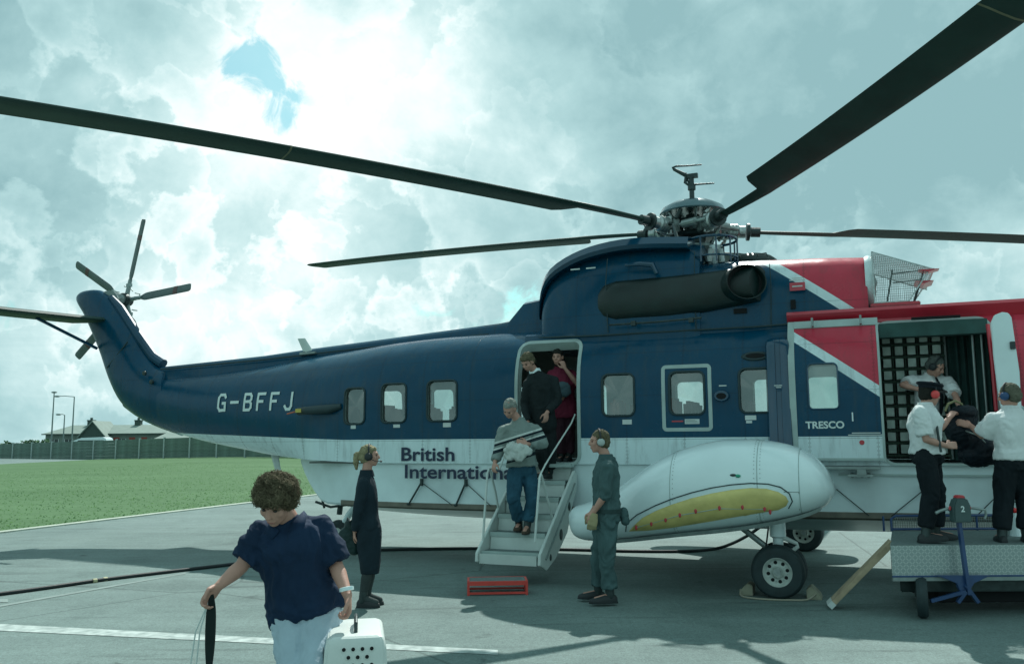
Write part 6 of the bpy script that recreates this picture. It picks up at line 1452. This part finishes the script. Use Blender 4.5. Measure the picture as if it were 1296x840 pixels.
# --- 9. man seen from behind
Y = 8.25; gb = A_(1284, 684); gb.z = .664
bm9 = person('man in white shirt and blue ear defenders seen from behind on the platform', gb, A_(1277, 501), (-.55, .82, -.12), (0, 0, 1), A_(1280, 519), A_(1280, 545), A_(1283, 582), (-.30, .95, 0),
    [(A_(1258, 531, .0), A_(1243, 551, .10), A_(1229, 539, .32), (-.8, .3, .35), (.2, .8, -.3), (0, -.1, 1), .45), (A_(1303, 530, .0), A_(1312, 562, .05), A_(1302, 592, .12), (-.2, .2, -1), (-.8, 0, 0), (-.3, .9, 0), .5)],
    [(A_(1273, 588, .0), A_(1270, 634, .03), A_(1268, 675, .0), A_(1262, 679, .16)), (A_(1294, 588, .0), A_(1298, 634, .02), A_(1299, 675, .0), A_(1297, 679, .16))], vox=.007, hair='hair_grey', s=.96)
shirt(bm9, 'shirt', wsh, hem=-.0, infl=.030, sleeve=.42, amp=.010, sleeve_r=1.18, flare=.01); trousers(bm9, 'trousers', blk, infl=.024, wide=1.06); shoes(bm9, M['black']); hair(bm9, cloth('grey_brown_hair', (.15, .15, .11), bs=160, bump=1), 'short'); ear_muffs(bm9, mat('blue_cup', (.02, .07, .18), .4))

# ------------------------------------------------------------------ carried things
Y = 8.75; mb = MB(); rd = random.Random(12)
for (x, y, rx, rz) in ((1218, 530, .13, .12), (1228, 555, .17, .15), (1236, 575, .17, .12), (1220, 522, .11, .07), (1246, 570, .13, .13), (1212, 545, .10, .12), (1256, 578, .07, .07)): mb.ell(A_(x, y, rd.uniform(-.05, .05)), rx, .15, rz)
hb = remeshed(mb, 'holdall', .013, cloth('black_nylon', (.006, .013, .020), .4, 5, rough=.6), None, 3, .016, 9, 1.0); tag(hb, 'bulky black holdall being passed between the loaders at the cargo door', 'bag')
hb_h = MB().tube([A_(1196, 520, -.1), A_(1200, 511, -.1), A_(1209, 507, -.08), A_(1217, 511, -.05), A_(1222, 522, -.05)], .012, 8).build('handle', cloth('khaki_webbing', (.22, .22, .12)), hb)
MB().tube([A_(1222, 545, -.16), A_(1240, 552, -.17), A_(1252, 566, -.14)], .008, 8).build('zip', M['grey'], hb)
Y = 8.87; mb = MB()
for (x, y, rx, rz) in ((440, 680, .10, .11), (433, 692, .10, .11), (444, 668, .06, .09), (429, 700, .08, .06), (446, 690, .07, .10), (426, 690, .05, .08)): mb.ell(A_(x, y, -.02), rx, .05, rz, Matrix.Rotation(-.4, 3, 'Y'))
sb = remeshed(mb, 'handbag', .011, cloth('dark_green_leather', (.008, .030, .030), .3, rough=.4), None, 3, .006, 10, 1.0); tag(sb, 'dark leather shoulder bag held behind the woman in the dark suit', 'handbag')
MB().tube([A_(436, 672, -.02), A_(440, 655, -.02), A_(448, 663, -.02), A_(450, 678, -.02)], .008, 8).build('strap', M['black'], sb)
# pet carrier
def carrier():
    c0 = at(449, 806, 4.14); zt = c0.z; r = empty('pet_carrier', (c0.x+.005, 4.14, zt-.36), R(10.5)); tag(r, 'white plastic pet carrier with round vent holes held by the woman', 'pet carrier')
    w, d_, h_ = .148, .45, .36
    rg = []
    for z, k in ((0, .93), (.02, .97), (.17, 1.02)): rg.append([Vector((x*w*k, y, z)) for x, y in ((-1, .02), (-.94, 0), (.94, 0), (1, .02), (1, d_-.02), (.94, d_), (-.94, d_), (-1, d_-.02))])
    MB().rings(rg).build('lower_shell', M['plastic'], r, .5, bevel=.006)
    rg = []
    for z, k in ((.176, 1.02), (.30, .97), (.335, .93), (.352, .86), (.36, .74)): rg.append([Vector((x*w*k, .0+(1-k)*.10+y*(d_-(1-k)*.2), z)) for x, y in ((-1, .04), (-.92, 0), (.92, 0), (1, .04), (1, .96), (.92, 1), (-.92, 1), (-1, .96))])
    up = MB().rings(rg).build('upper_shell', M['plastic'], r, .5, bevel=.006)
    MB().box(-w*1.05, w*1.05, -.008, d_+.008, .168, .180).build('shell_rim', M['plastic'], r, None, bevel=.003)
    for i, zz in enumerate((.306, .270, .234, .198)):
        n_ = 4 if i % 2 == 0 else 3
        for k in range(n_):
            x = (k-(n_-1)/2)*.043+.010; y = (1-interp([(.176, 1.02), (.30, .97), (.335, .93), (.352, .86)], zz)[0])*.10-.0012
            MB().lathe([(.0105, -.001), (.012, .002), (.0095, .0025), (.0085, -.001)], (x, y, zz), (0, -1, .03), 14, close=True).build('hole_rim', M['plastic'], up)
            MB().lathe([(0, 0), (.0098, 0), (.0098, .0014), (0, .0014)], (x, y, zz), (0, -1, .03), 14).build('vent_hole', M['hole_soot'], up)  # black disc on the solid face, painted in for the dark of a hole
    MB().tube([(-.0, .10, .352), (-.0, .12, .40), (.0, .17, .415), (0, .24, .415), (0, .29, .40), (0, .31, .352)], .009, 8).build('handle', M['dgrey'], up)
    for x in (-.085, .085): MB().box(x-.025, x+.025, .04, .07, .349, .356).box(x-.02, x+.02, .36, .385, .35, .358).build('latch', mat('pale_latch', (.36, .43, .41), .5), up, .5, bevel=.002)
    MB().rings([[Vector((s_*.148*1.0, .02, .03)), Vector((s_*.156, .10, .05)), Vector((s_*.154, .10, .30)), Vector((s_*.143, .02, .30))] for s_ in (-1, -.985)]).build('side_door', M['dgrey'], r, None)
M['plastic'] = mat('white_plastic', (.62, .67, .64), .38, var=.08, bump=.12, bscale=120)
carrier()
# black lead hanging from her right hand
hpos = woman['arms'][0][2]+woman['o']+Vector((-.035, -.03, -.085))
rg = []
for dz, w in ((.05, .008), (-.02, .021), (-.12, .024), (-.22, .020), (-.33, .008), (-.36, .006), (-.42, .016), (-.50, .019)):
    c_ = hpos+Vector((.012+dz*.0, .0, dz)); rg.append([c_+Vector((-w, -.004, 0)), c_+Vector((w, -.004, 0)), c_+Vector((w, .006, 0)), c_+Vector((-w, .006, 0))])
ls = MB().rings(densify_rings(rg, 3)).build('lead', cloth('black_webbing', (.012, .022, .022)), None, .6); tag(ls, 'black webbing lead hanging from the hand of the woman with the carrier', 'lead')
for k in (-.035, -.055): MB().tube([hpos+Vector((-.0, 0, .02)), hpos+Vector((k, -.01, -.12)), hpos+Vector((k*1.4, 0, -.28)), hpos+Vector((k*1.7, .01, -.42))], .0035, 6).build('cord', M['placard'], ls)

# ------------------------------------------------------------------ platform truck with tiller
def platform():
    Yf, Yb = 8.12, 9.30; xl = at(1127, 685, Yf).x; L = 2.6; r = empty('lift_platform', (xl, Yf, 0)); tag(r, 'platform truck with checker plate skirt and blue tiller beside the cargo door', 'platform truck')
    zt = .66
    dp = bpy.data.materials.new('checker_plate'); dp.use_nodes = True; nt = dp.node_tree; b_ = nt.nodes['Principled BSDF']; b_.inputs['Metallic'].default_value = .55; b_.inputs['Roughness'].default_value = .42
    t = nt.nodes.new('ShaderNodeTexCoord'); hs = []
    for rz, off in ((45, 0), (-45, .5)):
        mp = nt.nodes.new('ShaderNodeMapping'); nt.links.new(t.outputs['Object'], mp.inputs[0]); mp.inputs['Rotation'].default_value = (0, R(rz), 0); mp.inputs['Scale'].default_value = (24, 0, 24); mp.inputs['Location'].default_value = (off, 0, off)
        sp_ = nt.nodes.new('ShaderNodeSeparateXYZ'); nt.links.new(mp.outputs[0], sp_.inputs[0])
        def m_(op, a_, b2=None):
            n = nt.nodes.new('ShaderNodeMath'); n.operation = op
            for i, v in enumerate((a_, b2)):
                if v is None: continue
                if isinstance(v, (int, float)): n.inputs[i].default_value = v
                else: nt.links.new(v, n.inputs[i])
            return n.outputs[0]
        fx = m_('ABSOLUTE', m_('SUBTRACT', m_('FRACT', sp_.outputs[0]), .5)); fz = m_('ABSOLUTE', m_('SUBTRACT', m_('FRACT', sp_.outputs[2]), .5))
        hs.append(m_('MULTIPLY', m_('LESS_THAN', fx, .12), m_('LESS_THAN', fz, .36)))
    hh = m_('MAXIMUM', hs[0], hs[1]); bp = nt.nodes.new('ShaderNodeBump'); bp.inputs['Strength'].default_value = .8; bp.inputs['Distance'].default_value = .006; nt.links.new(hh, bp.inputs['Height']); nt.links.new(bp.outputs[0], b_.inputs['Normal'])
    mx = nt.nodes.new('ShaderNodeMix'); mx.data_type = 'RGBA'; nt.links.new(hh, mx.inputs[0]); mx.inputs[6].default_value = (.30, .37, .36, 1); mx.inputs[7].default_value = (.46, .52, .51, 1); nt.links.new(mx.outputs[2], b_.inputs['Base Color'])
    MB().box(0, L, 0, .012, .385, zt-.004).build('skirt_panel', dp, r, None)
    BX = at(1128.5, 668, Yb).x-xl; yb0 = Yb-Yf
    MB().add([(x+dx, y, z) for x, y in ((0, .014), (BX, yb0)) for dx in (0, .012) for z in (.385, zt-.004)], [(0, 1, 5, 4), (2, 6, 7, 3), (0, 4, 6, 2), (1, 3, 7, 5), (0, 2, 3, 1), (4, 5, 7, 6)]).build('skirt_panel', dp, r, None)
    MB().box(-.005, L, -.012, .0, .37, .385).build('skirt_rail', M['blueframe'], r, None); MB().box(0, L, -.008, .02, .335, .368).build('lower_strip', M['grey'], r, None)
    MB().prism([(0, 0), (L, 0), (L, yb0), (BX, yb0)], zt-.003, zt+.004, 'z').build('deck', M['tread'], r, None)
    # blue framed mesh rail along the far side
    fr = MB(); yb = Yb-Yf; 
    fr.tube([(BX, yb, zt+.0), (BX, yb, zt+.13), (BX+.05, yb, zt+.16), (L, yb, zt+.16)], .014, 8); fr.tube([(BX, yb, zt+.02), (L, yb, zt+.02)], .014, 8)
    for x in (.45, .95, 1.45, 2.0, 2.55): fr.tube([(x, yb, zt), (x, yb, zt+.16)], .012, 8)
    rail = fr.build('guard_rail', M['blueframe'], r)
    ms2 = MB()
    for i in range(104):
        x = BX+.02+i*.025
        if x > L: break
        ms2.bar((x, yb, zt+.03), (x, yb, zt+.15), .004)
    for j in range(5): ms2.bar((BX+.01, yb, zt+.03+j*.028), (L, yb, zt+.03+j*.028), .004)
    k = ms2.build('rail_mesh', M['grey'], r, None); k['kind'] = 'stuff'
    # chassis
    MB().prism([(.10, .08), (L-.05, .08), (L-.05, yb-.08), (BX+.08, yb-.08)], .22, .334, 'z').build('chassis', M['dgrey'], r, .5, bevel=.01)
    MB().box(.5, L-.2, .2, yb-.2, .10, .22).build('battery_box', M['hole_soot'], r, .5, bevel=.01)
    for x, y, ax_ in ((.27, .02, 1), (BX+.30, yb-.1, 1), (2.2, .02, 1), (2.2, yb-.1, 1)):
        wv = MB().lathe([(0, -.05), (.10, -.05), (.17, -.045), (.185, -.02), (.185, .02), (.17, .045), (.10, .05), (0, .05)], (x, y, .185), (1, -.45, 0) if x < 1 else (0, 1, 0), 26).build('wheel', M['tyre'], r, .5)
        MB().box(x-.04, x+.04, y-.02, y+.06, .18, .33).build('caster_fork', M['dgrey'], wv, None)
    # blue drawbar and tiller
    Yt = Yf-.10; q = lambda px, py, y=Yt: at(px, py, y)-Vector((xl, Yf, 0))
    MB().bar(q(1213, 655), q(1219, 700), .045, .03).bar(q(1219, 700), q(1226, 752), .045, .03).build('tiller_pole', M['blueframe'], r, None)
    MB().prism([(q(a_, b2).x, q(a_, b2).z) for a_, b2 in ((1186, 728), (1255, 728), (1234, 738), (1228, 748), (1216, 748), (1212, 738))], -.09, -.05).build('hitch_plate', M['blueframe'], r, .5, bevel=.004)
    MB().bar(q(1222, 740), q(1238, 762), .035, .03).bar(q(1222, 748), q(1178, 760), .03, .03).bar(q(1222, 748), q(1212, 762), .035, .03).build('draw_bar', M['blueframe'], r, None)
    a_, b2 = q(1201, 628), q(1226, 660); cx, cz = (a_.x+b2.x)/2, (a_.z+b2.z)/2; w, h_ = (b2.x-a_.x)/2, (a_.z-b2.z)/2
    hd = MB().prism([(cx-w, cz-h_), (cx+w, cz-h_), (cx+w*.95, cz+h_*.3), (cx+w*.6, cz+h_*.9), (cx-w*.6, cz+h_*.9), (cx-w*.95, cz+h_*.3)], -.17, -.07).build('control_head', mat('control_grey', (.045, .085, .085), .5), r, .5, bevel=.012)
    MB().prism([(cx-w*.5, cz+h_*.9), (cx+w*.5, cz+h_*.9), (cx+w*.35, cz+h_*1.12), (cx-w*.35, cz+h_*1.12)], -.16, -.08).build('red_button', M['redtab'], hd, .5, bevel=.006)
    MB().tube([q(1227, 642), q(1238, 643.5), q(1247, 645), q(1248, 651), q(1246, 656)], .012, 8).build('tiller_handle', M['grey'], hd); MB().tube([q(1200, 643), q(1190, 646), q(1184, 649)], .014, 8).build('tiller_handle', M['grey'], hd)
    for s_ in (-1, 1): MB().ell((cx+s_*w*1.1, -.12, cz+h_*.1), .012, .012, .02).build('thumb_switch', M['redtab'], hd)
    lt = lettering('2', cx-.018, cx+.018, cz-.02, cz+.035, M['letterw'], hd, bold=.03, plane=lambda x, z: Vector((x, -.1725, z)))
    return r
platform()
# white box lamp at the right edge of the platform
c0 = at(1286, 684, 8.75); r = empty('beacon_post', (c0.x, 8.75, .664)); tag(r, 'short white post with a red lamp behind the man seen from behind', 'beacon post')
MB().lathe([(0, 0), (.055, 0), (.045, .05), (.035, .22), (.032, .23), (0, .23)], (0, 0, 0), Z, 16).build('post', M['white'], r); MB().ell((0, 0, .25), .045, .045, .03).build('lamp', mat('red_lens', (.75, .02, .02), .2), r)
# wooden ramp plank
f0 = onground(1053, 769); t0 = at(1128, 693, 8.45); d_ = (t0-f0).normalized(); sd = d_.cross(Z).normalized(); up_ = sd.cross(d_)
pk = MB(); pk.rings([[f0+d_*t+sd*a_+up_*(b2+.01) for a_, b2 in ((-.10, -.0), (.10, 0), (.10, .050), (-.10, .050))] for t in (0.03, .5, (t0-f0).length+.05)])
po = pk.build('ramp_plank', M['wood'], None, None, bevel=.004); tag(po, 'wooden plank leaning from the tarmac up to the platform edge', 'plank')
MB().rings([[f0+d_*t+sd*a_+up_*(b2+.01) for a_, b2 in ((-.103, -.003), (.103, -.003), (.103, .053), (-.103, .053))] for t in (0.0, .06)]).build('metal_tip', M['placard'], po, None)
# ------------------------------------------------------------------ red step stool
c0 = onground(629, 752); r = empty('step_stool', (c0.x, c0.y+.12, 0), R(3)); tag(r, 'low red metal step standing in front of the airstair', 'step')
w, d_, h_ = .315, .15, .145
MB().box(-w+.01, w-.01, -d_+.01, d_-.01, h_-.012, h_).build('tread', M['tread'], r, None)
redm = mat('stool_red', (.62, .06, .045), .45, var=.15)
for x in (-w, w):
    for y in (-d_, d_): MB().box(x-.013, x+.013, y-.013, y+.013, 0, h_-.003).build('leg', redm, r, None)
for y in (-d_, d_): MB().bar((-w+.014, y, h_-.02), (w-.014, y, h_-.02), .024, .045).bar((-w+.014, y, .022), (w-.014, y, .022), .022).build('rail', redm, r, None)
for x in (-w, w): MB().bar((x, -d_+.014, h_-.02), (x, d_-.014, h_-.02), .024, .045).bar((x, -d_+.014, .022), (x, d_-.014, .022), .022).build('rail', redm, r, None)
# ------------------------------------------------------------------ ground power cable
pts = [onground(*q, .022) for q in ((-700, 812), (-400, 796), (-180, 775), (-60, 758.5), (0, 751), (60, 743), (130, 733), (200, 724.5), (290, 714), (360, 706), (430, 700), (480, 695.5), (600, 693.5), (720, 695), (800, 697), (870, 697), (905, 694))]
pts += [at(925, 688, 12.9), at(945, 678, 12.3), at(962, 666, 11.7), at(972, 655, 11.3)]
def smooth_path(P, k=6):
    out = []
    for i in range(len(P)-1):
        p0, p1, p2, p3 = P[max(i-1, 0)], P[i], P[i+1], P[min(i+2, len(P)-1)]
        for t in range(k):
            u = t/k; out.append(.5*((2*p1)+(p2-p0)*u+(2*p0-5*p1+4*p2-p3)*u*u+(3*p1-p0-3*p2+p3)*u**3))
    return out+[P[-1]]
cb = MB().tube(smooth_path(pts), .022, 10).build('power_cable', M['black'], None); tag(cb, 'thick black power cable lying across the tarmac under the helicopter', 'cable')
for q in ((120, 734.5), (133, 732.5)):
    a_ = onground(q[0]-2.5, q[1]+.3, .022); b2 = onground(q[0]+2.5, q[1]-.3, .022); MB().tube([a_, b2], .027, 12).build('cable_tag', mat('cream_tape', (.5, .47, .28), .6), cb)
# ------------------------------------------------------------------ wheel chocks
def chock(lx, s_, lab):
    p = HM @ Vector((lx, -1.99, 0)); r = MB(); 
    r.prism([(-.0*s_, 0), (.15*s_, 0), (.13*s_, .05), (.05*s_, .13), (.0, .10)], -.11, .11)
    o = r.build('wheel_chock', M['chock'], None, .5, bevel=.006); o.location = p; o.rotation_euler = (0, 0, YAW); tag(o, lab, 'wheel chock', 'chocks at the near main wheel'); return o
M['chock'] = mat('chock_wood', (.30, .30, .22), .8, var=.3, bump=.3)
ck1 = chock(1.14-.27, -1, 'wheel chock wedged behind the near main wheel, on its tail side'); ck2 = chock(1.14+.27, 1, 'wheel chock wedged ahead of the near main wheel, beside the plank')
P_ = [HM @ Vector(v) for v in ((.74, -2.08, .06), (.76, -2.18, .015), (.85, -2.27, .012), (1.05, -2.30, .012), (1.25, -2.26, .012), (1.42, -2.19, .015), (1.50, -2.10, .06))]
rp_ = MB().tube(smooth_path(P_), .009, 8).build('chock_rope', M['rope'], None); tag(rp_, 'pale rope joining the two wheel chocks in front of the near wheel', 'rope')
